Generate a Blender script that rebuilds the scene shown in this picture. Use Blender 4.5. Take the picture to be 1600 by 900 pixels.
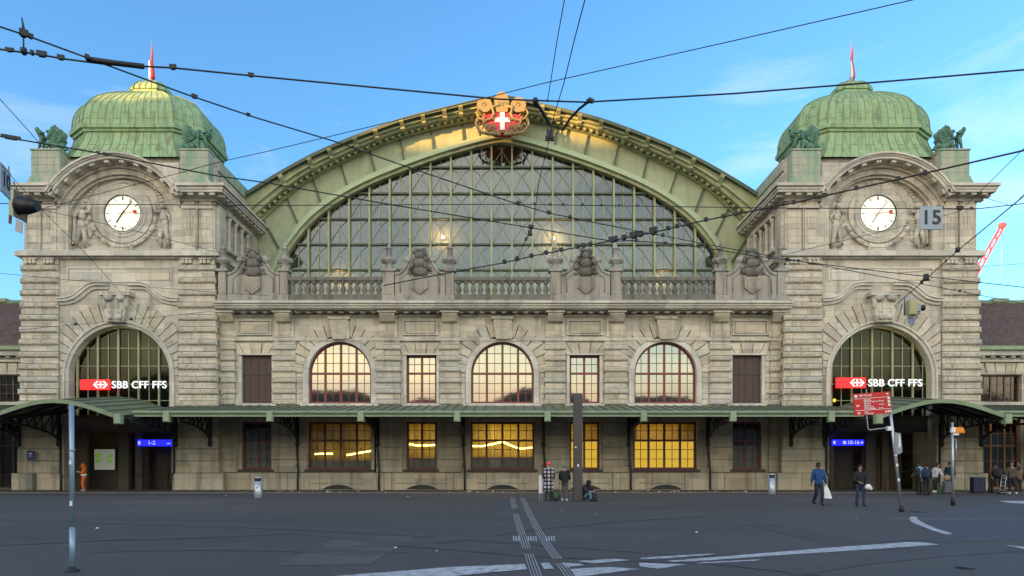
import bpy, bmesh, math, random
from mathutils import Vector, Matrix
random.seed(7)
R = math.radians
S = bpy.context.scene
for o in list(bpy.data.objects): bpy.data.objects.remove(o)

# ------------------------------------------------------------------ camera
F = 1120.0                                   # focal length in photo pixels (photo is 1600 wide)
cam = bpy.data.cameras.new("camera"); camo = bpy.data.objects.new("camera", cam)
S.collection.objects.link(camo); S.camera = camo
camo.location = (0, 0, 1.5); camo.rotation_euler = (R(90), 0, 0)
cam.sensor_width = 36; cam.lens = 36*F/1600; cam.shift_y = (731-450)/1600.0
cam.clip_end = 3000; cam.clip_start = .1
# ------------------------------------------------------------------ world, sun, exposure
SUN_AZ = R(56); SUN_EL = R(5.0)              # azimuth measured from straight behind the camera towards the left
sundir = Vector((-math.sin(SUN_AZ)*math.cos(SUN_EL), -math.cos(SUN_AZ)*math.cos(SUN_EL), math.sin(SUN_EL)))
W = bpy.data.worlds.new("World"); S.world = W; W.use_nodes = True
nt = W.node_tree; nt.nodes.clear()
def wn(t, **k):
    n = nt.nodes.new(t)
    for a, b in k.items(): setattr(n, a, b)
    return n
wo = wn('ShaderNodeOutputWorld'); bg = wn('ShaderNodeBackground'); sky = wn('ShaderNodeTexSky')
sky.sky_type = 'NISHITA'; sky.sun_disc = False
sky.sun_elevation = SUN_EL
sky.sun_rotation = math.atan2(sundir.x, sundir.y)
sky.altitude = 300; sky.air_density = 1.15; sky.dust_density = .35; sky.ozone_density = 2.6
bg.inputs[1].default_value = .12
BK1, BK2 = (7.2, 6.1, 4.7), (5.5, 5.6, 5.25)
tc = wn('ShaderNodeTexCoord'); mp = wn('ShaderNodeMapping'); mp.inputs['Scale'].default_value = (1.1, 1.1, 3.6)
mp.inputs['Rotation'].default_value = (0, R(-14), 0); mp.inputs['Location'].default_value = (.35, .2, .1)
nz = wn('ShaderNodeTexNoise'); nz.inputs['Scale'].default_value = 2.1; nz.inputs['Detail'].default_value = 9; nz.inputs['Roughness'].default_value = .62
nz.inputs['Distortion'].default_value = .5
cr = wn('ShaderNodeValToRGB'); cr.color_ramp.elements[0].position = .52; cr.color_ramp.elements[1].position = .86
cr.color_ramp.elements[1].color = (.55, .55, .55, 1)
mx = wn('ShaderNodeMix', data_type='RGBA'); 
gm = wn('ShaderNodeMix', data_type='RGBA'); gm.blend_type = 'MULTIPLY'; gm.inputs[0].default_value = 1
gm.inputs[7].default_value = (.66, .94, 1.17, 1)
nt.links.new(tc.outputs['Generated'], mp.inputs[0]); nt.links.new(mp.outputs[0], nz.inputs['Vector'])
nt.links.new(nz.outputs[0], cr.inputs[0]); nt.links.new(cr.outputs[0], mx.inputs[0])
nt.links.new(sky.outputs[0], gm.inputs[6]); nt.links.new(gm.outputs[2], mx.inputs[6])
mx.inputs[7].default_value = (2.3, 2.25, 2.4, 1)
# bright cloud bank added behind the viewer, to light the front and window reflections
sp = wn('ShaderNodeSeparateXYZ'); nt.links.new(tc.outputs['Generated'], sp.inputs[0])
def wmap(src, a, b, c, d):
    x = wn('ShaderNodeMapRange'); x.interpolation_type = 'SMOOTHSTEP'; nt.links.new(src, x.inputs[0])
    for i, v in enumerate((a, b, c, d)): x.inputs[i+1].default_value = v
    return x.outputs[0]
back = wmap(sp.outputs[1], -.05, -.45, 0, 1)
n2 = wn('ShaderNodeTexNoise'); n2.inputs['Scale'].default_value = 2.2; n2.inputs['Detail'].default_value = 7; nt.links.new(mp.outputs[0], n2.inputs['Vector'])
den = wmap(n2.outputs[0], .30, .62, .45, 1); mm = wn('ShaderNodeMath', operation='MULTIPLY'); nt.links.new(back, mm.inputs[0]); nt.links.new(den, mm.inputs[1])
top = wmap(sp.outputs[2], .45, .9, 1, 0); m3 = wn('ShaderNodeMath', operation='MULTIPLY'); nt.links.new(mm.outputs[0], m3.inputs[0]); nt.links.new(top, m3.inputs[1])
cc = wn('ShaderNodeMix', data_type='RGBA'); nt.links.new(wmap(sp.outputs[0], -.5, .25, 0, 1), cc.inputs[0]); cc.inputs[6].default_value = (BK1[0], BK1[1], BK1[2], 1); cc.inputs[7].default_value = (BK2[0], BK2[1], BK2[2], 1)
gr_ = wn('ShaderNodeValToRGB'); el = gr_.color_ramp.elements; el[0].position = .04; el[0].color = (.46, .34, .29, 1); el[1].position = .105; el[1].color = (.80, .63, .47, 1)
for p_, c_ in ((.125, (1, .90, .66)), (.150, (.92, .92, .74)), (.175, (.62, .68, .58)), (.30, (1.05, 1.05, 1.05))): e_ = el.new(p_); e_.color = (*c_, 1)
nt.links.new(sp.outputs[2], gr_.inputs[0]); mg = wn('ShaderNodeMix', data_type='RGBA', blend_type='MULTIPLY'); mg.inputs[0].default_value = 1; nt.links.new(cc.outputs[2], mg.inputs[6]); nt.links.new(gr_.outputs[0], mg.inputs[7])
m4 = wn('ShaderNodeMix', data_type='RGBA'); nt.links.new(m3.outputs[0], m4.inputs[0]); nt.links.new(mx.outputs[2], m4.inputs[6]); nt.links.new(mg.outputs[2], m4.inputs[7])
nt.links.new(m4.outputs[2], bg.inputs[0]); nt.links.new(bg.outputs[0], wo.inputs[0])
sl = bpy.data.lights.new("sun", 'SUN'); sl.energy = 3.0; sl.angle = R(.5); sl.color = (1.0, .52, .15)
so = bpy.data.objects.new("sun", sl); S.collection.objects.link(so)
so.rotation_euler = sundir.to_track_quat('Z', 'Y').to_euler(); so.location = (-60, 0, 60)
S.view_settings.view_transform = 'Standard'; S.view_settings.look = 'None'
S.view_settings.exposure = 2.32; S.view_settings.gamma = 1; S.view_settings.use_curve_mapping = False

# ------------------------------------------------------------------ helpers
def PX(px, d): return (px-800)*d/F
def PZ(py, d): return 1.5+(731-py)*d/F
def FX(px): return PX(px, 48)
def FZ(py): return PZ(py, 48)
def GD(py): return 1.5*F/(py-731)            # distance of a ground point

def material(name, build):
    m = bpy.data.materials.new(name); m.use_nodes = True; n = m.node_tree
    b = n.nodes['Principled BSDF']; build(n, b); return m
def node(n, t, **k):
    x = n.nodes.new(t)
    for a, b in k.items(): setattr(x, a, b)
    return x
def noise(n, scale, detail=4, vec=None, rough=.55):
    x = node(n, 'ShaderNodeTexNoise'); x.inputs['Scale'].default_value = scale; x.inputs['Detail'].default_value = detail
    x.inputs['Roughness'].default_value = rough
    if vec: n.links.new(vec, x.inputs['Vector'])
    return x
def coords(n, sc=(1, 1, 1)):
    t = node(n, 'ShaderNodeNewGeometry'); m = node(n, 'ShaderNodeMapping'); m.inputs['Scale'].default_value = sc
    n.links.new(t.outputs['Position'], m.inputs[0]); return m.outputs[0]
def mixc(n, fac, a, b, mode='MIX', f=None):
    x = node(n, 'ShaderNodeMix', data_type='RGBA', blend_type=mode)
    if fac is not None and not isinstance(fac, float): n.links.new(fac, x.inputs[0])
    else: x.inputs[0].default_value = f if fac is None else fac
    for s, v in ((6, a), (7, b)):
        if isinstance(v, tuple): x.inputs[s].default_value = (*v, 1)
        else: n.links.new(v, x.inputs[s])
    return x.outputs[2]
def ramp(n, src, p0, p1, c0=0., c1=1.):
    x = node(n, 'ShaderNodeMapRange'); x.inputs[1].default_value = p0; x.inputs[2].default_value = p1
    x.inputs[3].default_value = c0; x.inputs[4].default_value = c1; n.links.new(src, x.inputs[0]); return x.outputs[0]
def bump(n, b, src, st, dist=.02):
    x = node(n, 'ShaderNodeBump'); x.inputs['Strength'].default_value = st; x.inputs['Distance'].default_value = dist
    n.links.new(src, x.inputs['Height']); n.links.new(x.outputs[0], b.inputs['Normal'])

def stone(name, col, dark, bst=.4, bsc=9., dirt=.5, dist=.02, joints=None):
    def f(n, b):
        v = coords(n); a = node(n, 'ShaderNodeAttribute', attribute_name='tone')
        n1 = noise(n, 1.1, 6, v); n2 = noise(n, 7, 6, v, .7); ns = noise(n, 1.0, 6, coords(n, (2.2, 2.2, .22)))
        c = mixc(n, ramp(n, n1.outputs[0], .35, .7), col, tuple(x*.80 for x in col))
        c = mixc(n, ramp(n, a.outputs['Fac'], 0, 1, .0, .85), c, (col[0]*1.18, col[1]*1.02, col[2]*.78), f=1)
        c = mixc(n, ramp(n, a.outputs['Color'], .5, 1, 0, .5), c, (col[0]*.62, col[1]*.62, col[2]*.66))
        c = mixc(n, ramp(n, ns.outputs[0], .5, .78, 0, dirt), c, dark)
        c = mixc(n, ramp(n, n2.outputs[0], .30, .75, 0, .5), c, tuple(x*.5 for x in col))
        n.links.new(c, b.inputs['Base Color']); b.inputs['Roughness'].default_value = .93
        nb = noise(n, bsc, 8, v, .68); bump(n, b, nb.outputs[0], bst, dist)
        if joints:
            s_ = node(n, 'ShaderNodeSeparateXYZ'); q = node(n, 'ShaderNodeCombineXYZ'); n.links.new(v, s_.inputs[0]); ad = node(n, 'ShaderNodeMath', operation='ADD')
            n.links.new(s_.outputs[0], ad.inputs[0]); n.links.new(s_.outputs[1], ad.inputs[1]); n.links.new(ad.outputs[0], q.inputs[0]); n.links.new(s_.outputs[2], q.inputs[1])
            br = node(n, 'ShaderNodeTexBrick'); br.inputs['Scale'].default_value = 1; br.inputs['Brick Width'].default_value = joints[0]; br.inputs['Row Height'].default_value = joints[1]
            br.inputs['Mortar Size'].default_value = .010; br.inputs['Bias'].default_value = -.2
            br.inputs['Color1'].default_value = (1.12, 1.10, 1.06, 1); br.inputs['Color2'].default_value = (.72, .72, .72, 1); br.inputs['Mortar'].default_value = (.56, .54, .51, 1)
            n.links.new(q.outputs[0], br.inputs['Vector']); m2 = mixc(n, 1.0, c, br.outputs[0], 'MULTIPLY'); n.links.new(m2, b.inputs['Base Color'])
    return material(name, f)
def painted(name, col, rough=.5, var=.25, metal=0., dirtcol=None, bst=.08, scale=2.5):
    def f(n, b):
        v = coords(n, (1, 1, .4)); n1 = noise(n, scale, 7, v, .65)
        dc = dirtcol or tuple(x*.55 for x in col)
        c = mixc(n, ramp(n, n1.outputs[0], .4, .75, 0, var*2), col, dc)
        n.links.new(c, b.inputs['Base Color']); b.inputs['Roughness'].default_value = rough; b.inputs['Metallic'].default_value = metal
        n2 = noise(n, 30, 3, v); bump(n, b, n2.outputs[0], bst, .004)
    return material(name, f)
def plain(name, col, rough=.6, metal=0.):
    return painted(name, col, rough, .12, metal)
def emit(name, col, st):
    def f(n, b):
        b.inputs['Base Color'].default_value = (*col, 1); b.inputs['Emission Color'].default_value = (*col, 1)
        b.inputs['Emission Strength'].default_value = st
    return material(name, f)

M = {}
M['mortar'] = None
M['stone'] = stone('sandstone', (.58, .55, .485), (.19, .18, .16), .6, 9, .85, .03, (1.25, .41))
M['rough'] = stone('rock faced sandstone', (.55, .52, .45), (.16, .15, .13), 1.0, 3.4, .55, .12)
M['olivewall'] = painted('olive lobby wall', (.15, .135, .075), .8, .3)
M['pale'] = stone('pale limestone', (.63, .60, .535), (.26, .25, .22), .4, 12, .55, .02, (1.9, .9))
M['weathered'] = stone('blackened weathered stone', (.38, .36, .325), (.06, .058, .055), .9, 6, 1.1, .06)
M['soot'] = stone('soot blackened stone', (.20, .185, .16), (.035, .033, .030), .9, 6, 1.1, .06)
M['plinth'] = stone('stained plinth stone', (.52, .47, .375), (.12, .10, .075), .5, 8, .8, .03, (1.4, .8))
def cop(n, b):
    v = coords(n); n1 = noise(n, 1.3, 6, v); ns = noise(n, 1.2, 6, coords(n, (3, 3, .35))); n3 = noise(n, 11, 5, v, .7)
    a = node(n, 'ShaderNodeAttribute', attribute_name='tone')
    c = mixc(n, ramp(n, n1.outputs[0], .35, .7), (.245, .385, .215), (.31, .41, .19))
    c = mixc(n, ramp(n, a.outputs['Fac'], 0, 1, 0, .5), c, (.19, .30, .165))
    c = mixc(n, ramp(n, ns.outputs[0], .48, .70, 0, .85), c, (.12, .13, .07))
    c = mixc(n, ramp(n, n3.outputs[0], .45, .8, 0, .35), c, (.28, .42, .22))
    n.links.new(c, b.inputs['Base Color']); b.inputs['Roughness'].default_value = .7
    bump(n, b, n3.outputs[0], .15, .02)
M['copper'] = material('verdigris copper', cop)
M['seam'] = plain('dull copper seam', (.17, .25, .12), .7)
M['lattice'] = painted('lattice iron', (.19, .235, .17), .6, .2)
M['bronze'] = painted('weathered bronze', (.085, .20, .135), .55, .3, .2, (.03, .05, .04), .4)
M['green'] = painted('olive green paint', (.34, .37, .20), .6, .36, 0, (.15, .15, .085), .12, 1.6)
M['greenp'] = stone('green flaked panel', (.40, .44, .28), (.20, .205, .13), .3, 16, .6)
M['greenl'] = painted('light green paint', (.36, .44, .27), .5, .2)
M['greend'] = painted('dark green iron', (.075, .10, .06), .6, .25)
M['canopy'] = painted('grimy green canopy sheet', (.125, .15, .10), .55, .35, 0, (.05, .05, .035), .2, 3)
M['gutter'] = painted('pale green gutter', (.25, .32, .20), .5, .3)
M['iron'] = plain('black iron', (.018, .02, .018), .6)
M['black'] = plain('black rubber', (.01, .01, .011), .5)
M['winred'] = painted('dark red window paint', (.17, .03, .032), .45, .2)
M['shutter'] = painted('brown closed shutter', (.062, .032, .028), .55, .3)
M['wood'] = painted('brown door wood', (.10, .052, .028), .5, .3)
M['orangewood'] = painted('varnished light wood', (.36, .15, .05), .45, .2)
M['gold'] = painted('gilded ochre plaster', (.235, .18, .075), .6, .2, 0, (.25, .19, .09))
M['red'] = plain('red enamel', (.55, .014, .012), .4)
M['white'] = plain('white enamel', (.78, .78, .76), .4)
M['grey'] = plain('grey sheet metal', (.28, .29, .30), .45, .3)
M['steel'] = painted('galvanised steel', (.42, .45, .47), .38, .2, .6)
M['bluepole'] = painted('blue grey galvanised pole', (.26, .36, .43), .4, .3, .35)
M['pillar'] = painted('dark brown steel column', (.060, .052, .048), .5, .3)
M['roof'] = None
def rooff(n, b):
    v = coords(n); br = node(n, 'ShaderNodeTexBrick'); br.inputs['Scale'].default_value = 1
    br.inputs['Brick Width'].default_value = .28; br.inputs['Row Height'].default_value = .16; br.inputs['Mortar Size'].default_value = .012
    br.inputs['Color1'].default_value = (.16, .085, .055, 1); br.inputs['Color2'].default_value = (.075, .045, .033, 1); br.inputs['Mortar'].default_value = (.018, .014, .012, 1)
    m = node(n, 'ShaderNodeMapping'); m.inputs['Rotation'].default_value = (R(-90), 0, 0); n.links.new(v, m.inputs[0])
    sp = node(n, 'ShaderNodeSeparateXYZ'); cb = node(n, 'ShaderNodeCombineXYZ'); n.links.new(v, sp.inputs[0])
    n.links.new(sp.outputs[0], cb.inputs[0]); n.links.new(sp.outputs[2], cb.inputs[1]); n.links.new(cb.outputs[0], br.inputs['Vector'])
    n1 = noise(n, .9, 5, v); c = mixc(n, ramp(n, n1.outputs[0], .35, .7, 0, .6), br.outputs[0], (.12, .085, .07))
    n.links.new(c, b.inputs['Base Color']); b.inputs['Roughness'].default_value = .8; bump(n, b, br.outputs[1], .6, -.03)
M['roof'] = material('brown roof tiles', rooff)
def asph(n, b):
    v = coords(n); n1 = noise(n, .09, 5, v); n2 = noise(n, .6, 6, v, .7); n3 = noise(n, 34, 4, v, .9); n4 = noise(n, .5, 3, coords(n, (.12, .9, 1)))
    c = mixc(n, ramp(n, n1.outputs[0], .35, .65), (.060, .053, .050), (.082, .073, .068))
    c = mixc(n, ramp(n, n2.outputs[0], .45, .8, 0, .6), c, (.034, .032, .035))
    c = mixc(n, ramp(n, n4.outputs[0], .58, .7, 0, .5), c, (.026, .025, .027))
    c = mixc(n, ramp(n, n3.outputs[0], .55, .8, 0, .55), c, (.14, .135, .13))
    vo = node(n, 'ShaderNodeTexVoronoi'); vo.inputs['Scale'].default_value = .11; vo.distance = 'CHEBYCHEV'; n.links.new(v, vo.inputs['Vector'])
    sx = node(n, 'ShaderNodeSeparateColor'); n.links.new(vo.outputs['Color'], sx.inputs[0]); c = mixc(n, ramp(n, sx.outputs[0], 0, 1, 0, .35), c, (.040, .037, .036))
    n5 = noise(n, 9, 4, v, .8); c = mixc(n, ramp(n, n5.outputs[0], .42, .62, 0, .6), c, (.034, .032, .032))
    n.links.new(c, b.inputs['Base Color']); b.inputs['Roughness'].default_value = .82; bump(n, b, n3.outputs[0], .5, .006)
M['asphalt'] = material('asphalt', asph)
def asph2(n, b):
    v = coords(n); n2 = noise(n, .9, 6, v, .7); n3 = noise(n, 60, 3, v, .8)
    c = mixc(n, ramp(n, n2.outputs[0], .4, .7), (.042, .044, .054), (.056, .058, .068))
    c = mixc(n, ramp(n, n3.outputs[0], .55, .8, 0, .5), c, (.11, .12, .13))
    n.links.new(c, b.inputs['Base Color']); b.inputs['Roughness'].default_value = .78; bump(n, b, n3.outputs[0], .5, .006)
M['road'] = material('bluish road asphalt', asph2)
M['pavement'] = painted('stained dark pavement', (.075, .066, .056), .85, .5, 0, (.025, .02, .017), .5, 1.3)
M['kerb'] = stone('kerb stone', (.19, .18, .165), (.08, .075, .07), .3, 9, .6)
def paintw(n, b):
    v = coords(n); n1 = noise(n, 6, 7, v, .75); n2 = noise(n, .8, 4, v)
    c = mixc(n, ramp(n, n1.outputs[0], .46, .62, 0, .9), (.46, .47, .49), (.10, .10, .105))
    c = mixc(n, ramp(n, n2.outputs[0], .35, .75, 0, .5), c, (.29, .30, .31))
    n.links.new(c, b.inputs['Base Color']); b.inputs['Roughness'].default_value = .7
M['mortar'] = plain('dark mortar joint', (.12, .108, .09), .95)
M['paint'] = material('worn white road paint', paintw)
def mirror(n, b):
    b.inputs['Base Color'].default_value = (.30, .295, .26, 1); b.inputs['Metallic'].default_value = 1; b.inputs['Roughness'].default_value = .04
    v = coords(n); n1 = noise(n, .9, 3, v); bump(n, b, n1.outputs[0], .10, .02)
M['mirror'] = material('sky reflecting window glass', mirror)
def clear(tint, gl):
    def f(n, b):
        out = n.nodes['Material Output']; n.nodes.remove(b)
        t = node(n, 'ShaderNodeBsdfTransparent'); t.inputs[0].default_value = (*tint, 1)
        g = node(n, 'ShaderNodeBsdfGlossy'); g.inputs['Roughness'].default_value = .05
        v = coords(n); n1 = noise(n, .7, 3, v); bp = node(n, 'ShaderNodeBump'); bp.inputs['Strength'].default_value = .3; bp.inputs['Distance'].default_value = .02
        n.links.new(n1.outputs[0], bp.inputs['Height']); n.links.new(bp.outputs[0], g.inputs['Normal'])
        m = node(n, 'ShaderNodeMixShader'); m.inputs[0].default_value = gl
        n.links.new(t.outputs[0], m.inputs[1]); n.links.new(g.outputs[0], m.inputs[2]); n.links.new(m.outputs[0], out.inputs[0])
    return material('window glass', f)
M['glass'] = clear((.78, .78, .74), .07)
M['hallglass'] = clear((.74, .80, .80), .075)
M['dullglass'] = clear((.34, .36, .22), .025)
M['roomwall'] = painted('yellow room wall', (.34, .27, .11), .8, .25)
M['greywall'] = painted('grey interior wall', (.205, .265, .265), .8, .3)
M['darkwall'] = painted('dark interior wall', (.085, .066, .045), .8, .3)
M['film'] = painted('frosted window film', (.55, .60, .52), .7, .1)
M['palegreen'] = painted('pale green painted interior light', (.50, .68, .42), .8, .1)
M['led'] = emit('led ribbon', (1, .72, .12), 4.5)
M['yellowscreen'] = emit('lit yellow blind', (1.0, .66, .06), 0.21)
M['warmlamp'] = emit('warm lamp', (1, .62, .25), 2.5)
M['amber'] = emit('amber lamp', (1, .62, .05), 4)
M['litred'] = emit('lit red sign', (.85, .012, .012), 0.275)
M['litwhite'] = emit('lit white sign', (.9, .92, .95), .10)
M['litblue'] = emit('lit blue sign', (.01, .012, .9), 0.45)
M['litclock'] = emit('lit clock dial', (1, .93, .74), .09)
M['poster'] = emit('lit poster', (.60, .64, .52), .035)
M['postergreen'] = emit('lit poster green', (.24, .42, .08), 0.07)
M['skin'] = plain('skin', (.42, .24, .17), .6)
M['skind'] = plain('dark skin', (.13, .07, .05), .6)

class MB:
    def __init__(s): s.v = []; s.f = []; s.t = []; s.m = []; s.sm = []
    def add(s, vs, fs, tone=0., mat=0, smooth=False):
        b = len(s.v); s.v += [tuple(p) for p in vs]
        for f in fs: s.f.append(tuple(b+i for i in f)); s.t.append(tone); s.m.append(mat); s.sm.append(smooth)
        return s
    def box(s, x0, x1, y0, y1, z0, z1, tone=0., mat=0):
        x0, x1 = min(x0, x1), max(x0, x1); y0, y1 = min(y0, y1), max(y0, y1); z0, z1 = min(z0, z1), max(z0, z1)
        return s.add([(x0,y0,z0),(x1,y0,z0),(x1,y1,z0),(x0,y1,z0),(x0,y0,z1),(x1,y0,z1),(x1,y1,z1),(x0,y1,z1)],
            [(0,3,2,1),(4,5,6,7),(0,1,5,4),(1,2,6,5),(2,3,7,6),(3,0,4,7)], tone, mat)
    def block(s, x0, x1, z0, z1, yf, yb, ch=.03, tone=None, mat=0):
        if tone is None: tone = random.random()
        c = ch
        return s.add([(x0,yf+c,z0),(x1,yf+c,z0),(x1,yf+c,z1),(x0,yf+c,z1),(x0+c,yf,z0+c),(x1-c,yf,z0+c),(x1-c,yf,z1-c),(x0+c,yf,z1-c),
               (x0,yb,z0),(x1,yb,z0),(x1,yb,z1),(x0,yb,z1)],
              [(4,5,6,7),(0,1,5,4),(1,2,6,5),(2,3,7,6),(3,0,4,7),(0,8,9,1),(1,9,10,2),(2,10,11,3),(3,11,8,0)], tone, mat)
    def prism(s, pts, y0, y1, tone=0., mat=0):           # polygon in x,z extruded along y
        n = len(pts); vs = [(x, y0, z) for x, z in pts]+[(x, y1, z) for x, z in pts]
        fs = [tuple(range(n)), tuple(range(2*n-1, n-1, -1))]+[(i, i+n, (i+1) % n+n, (i+1) % n) for i in range(n)]
        return s.add(vs, fs, tone, mat)
    def prismz(s, pts, z0, z1, tone=0., mat=0):
        n = len(pts); vs = [(x, y, z0) for x, y in pts]+[(x, y, z1) for x, y in pts]
        fs = [tuple(range(n-1, -1, -1)), tuple(range(n, 2*n))]+[(i, (i+1) % n, (i+1) % n+n, i+n) for i in range(n)]
        return s.add(vs, fs, tone, mat)
    def prismx(s, pts, x0, x1, tone=0., mat=0):          # polygon in y,z
        n = len(pts); vs = [(x0, y, z) for y, z in pts]+[(x1, y, z) for y, z in pts]
        fs = [tuple(range(n)), tuple(range(2*n-1, n-1, -1))]+[(i, i+n, (i+1) % n+n, (i+1) % n) for i in range(n)]
        return s.add(vs, fs, tone, mat)
    def tube(s, pts, r, n=6, tone=0., mat=0, smooth=True):
        P = [Vector(p) for p in pts]; rs = r if isinstance(r, (list, tuple)) else [r]*len(P); rings = []; b = len(s.v); vs = []
        up0 = None
        for i, p in enumerate(P):
            t = (P[min(i+1, len(P)-1)]-P[max(i-1, 0)]).normalized()
            if up0 is None: up0 = Vector((0, 0, 1)) if abs(t.z) < .9 else Vector((0, 1, 0))
            a = t.cross(up0).normalized(); up = a.cross(t).normalized(); up0 = up
            for k in range(n):
                an = 2*math.pi*k/n; vs.append(p+(a*math.cos(an)+up*math.sin(an))*rs[i])
        fs = []
        for i in range(len(P)-1):
            for k in range(n): fs.append((i*n+k, i*n+(k+1) % n, (i+1)*n+(k+1) % n, (i+1)*n+k))
        s.add(vs, fs, tone, mat, smooth)
        L = (len(P)-1)*n; bb = b
        s.f.append(tuple(bb+k for k in range(n-1, -1, -1))); s.f.append(tuple(bb+L+k for k in range(n)))
        s.t += [tone]*2; s.m += [mat]*2; s.sm += [False]*2
        return s
    def bar(s, a, b, w, h=None, mat=0, tone=0.):         # square bar between two points
        h = h or w; a = Vector(a); b = Vector(b); t = (b-a).normalized(); up = Vector((0, 0, 1)) if abs(t.z) < .95 else Vector((0, 1, 0))
        x = t.cross(up).normalized()*w/2; y = x.cross(t).normalized()*h/2
        vs = [a-x-y, a+x-y, a+x+y, a-x+y, b-x-y, b+x-y, b+x+y, b-x+y]
        return s.add(vs, [(0,3,2,1),(4,5,6,7),(0,1,5,4),(1,2,6,5),(2,3,7,6),(3,0,4,7)], tone, mat)
    def lathe(s, cx, cy, prof, n=12, tone=0., mat=0, smooth=True):
        vs = []; fs = []
        for r, z in prof:
            for k in range(n): a = 2*math.pi*k/n; vs.append((cx+r*math.cos(a), cy+r*math.sin(a), z))
        for i in range(len(prof)-1):
            for k in range(n): fs.append((i*n+k, i*n+(k+1) % n, (i+1)*n+(k+1) % n, (i+1)*n+k))
        fs.append(tuple(range(n-1, -1, -1))); fs.append(tuple((len(prof)-1)*n+k for k in range(n)))
        return s.add(vs, fs, tone, mat, smooth)
    def ball(s, c, r, n=8, m=6, tone=0., mat=0, rot=None):
        rx, ry, rz = r if isinstance(r, (tuple, list)) else (r, r, r); vs = []; fs = []
        for i in range(m+1):
            ph = math.pi*i/m
            for k in range(n):
                th = 2*math.pi*k/n; v = Vector((rx*math.sin(ph)*math.cos(th), ry*math.sin(ph)*math.sin(th), rz*math.cos(ph)))
                if rot: v = rot @ v
                vs.append(v+Vector(c))
        for i in range(m):
            for k in range(n): fs.append((i*n+k, (i+1)*n+k, (i+1)*n+(k+1) % n, i*n+(k+1) % n))
        return s.add(vs, fs, tone, mat, True)
    def arc(s, cx, cz, r0, r1, a0, a1, n, y0, y1, tone=None, mat=0, clipx=None):   # ring sector facing the camera
        for i in range(n):
            t0 = a0+(a1-a0)*i/n; t1 = a0+(a1-a0)*(i+1)/n
            def P(r, t):
                if clipx and abs(r*math.cos(t)) > clipx: r = max(r0, clipx/abs(math.cos(t)))
                return (cx+r*math.cos(t), cz+r*math.sin(t))
            s.prism([P(r0, t0), P(r1, t0), P(r1, t1), P(r0, t1)], y0, y1, random.random() if tone is None else tone, mat)
        return s
    def path(s, pts, prof, tone=0., mat=0, smooth=False):  # sweep prof [(n, y)] along an x,z polyline
        n = len(prof); vs = []; fs = []; P = [Vector(p) for p in pts]
        for i, p in enumerate(P):
            t = (P[min(i+1, len(P)-1)]-P[max(i-1, 0)]).normalized(); nn = Vector((-t.y, t.x))
            if nn.y < 0: nn = -nn
            for a, y in prof: q = p+nn*a; vs.append((q.x, y, q.y))
        for i in range(len(P)-1):
            for k in range(n): fs.append((i*n+k, i*n+(k+1) % n, (i+1)*n+(k+1) % n, (i+1)*n+k))
        fs.append(tuple(range(n))); fs.append(tuple((len(P)-1)*n+k for k in range(n-1, -1, -1)))
        return s.add(vs, fs, tone, mat, smooth)
    def wall(s, x0, x1, z0, z1, op, yf, yb, tone=0., mat=0):   # wall panel with one opening (ox0,ox1,oz0,oz1,arched)
        ox0, ox1, oz0, oz1, ar = op; q = lambda a, b, c, d: s.add([(a, yf, c), (b, yf, c), (b, yf, d), (a, yf, d)], [(0, 1, 2, 3)], tone, mat)
        if ox0 > x0: q(x0, ox0, z0, z1)
        if x1 > ox1: q(ox1, x1, z0, z1)
        if oz0 > z0: q(ox0, ox1, z0, oz0)
        if not ar:
            if z1 > oz1: q(ox0, ox1, oz1, z1)
            s.add([(ox0, yf, oz1), (ox1, yf, oz1), (ox1, yb, oz1), (ox0, yb, oz1)], [(0, 1, 2, 3)], tone, mat); zs = oz1
        else:
            r = (ox1-ox0)/2; cx = (ox0+ox1)/2; zs = oz1-r; N = 20
            for i in range(N):
                a = math.pi-math.pi*i/N; b = math.pi-math.pi*(i+1)/N
                xa, za, xb, zb = cx+r*math.cos(a), zs+r*math.sin(a), cx+r*math.cos(b), zs+r*math.sin(b)
                s.add([(xa, yf, za), (xb, yf, zb), (xb, yf, z1), (xa, yf, z1)], [(0, 1, 2, 3)], tone, mat)
                s.add([(xa, yf, za), (xb, yf, zb), (xb, yb, zb), (xa, yb, za)], [(0, 1, 2, 3)], tone, mat)
        s.add([(ox0, yf, oz0), (ox0, yb, oz0), (ox0, yb, zs), (ox0, yf, zs)], [(0, 1, 2, 3)], tone, mat)
        s.add([(ox1, yf, oz0), (ox1, yb, oz0), (ox1, yb, zs), (ox1, yf, zs)], [(0, 1, 2, 3)], tone, mat)
        s.add([(ox0, yf, oz0), (ox1, yf, oz0), (ox1, yb, oz0), (ox0, yb, oz0)], [(0, 1, 2, 3)], tone, mat)
        return s
    def build(s, name, mats, parent=None):
        off = Vector((0, 0, 0)); p = parent
        while p: off += p.location; p = p.parent
        me = bpy.data.meshes.new(name); me.from_pydata([tuple(Vector(v)-off) for v in s.v], [], s.f)
        if not isinstance(mats, (list, tuple)): mats = [mats]
        for m in mats: me.materials.append(m)
        at = me.attributes.new('tone', 'FLOAT', 'FACE'); at.data.foreach_set('value', s.t)
        me.polygons.foreach_set('material_index', s.m); me.polygons.foreach_set('use_smooth', s.sm)
        me.update()
        if len(s.f) < 60000:
            bm = bmesh.new(); bm.from_mesh(me); bmesh.ops.recalc_face_normals(bm, faces=bm.faces); bm.to_mesh(me); bm.free()
        o = bpy.data.objects.new(name, me); S.collection.objects.link(o); o.parent = parent
        return o
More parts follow.
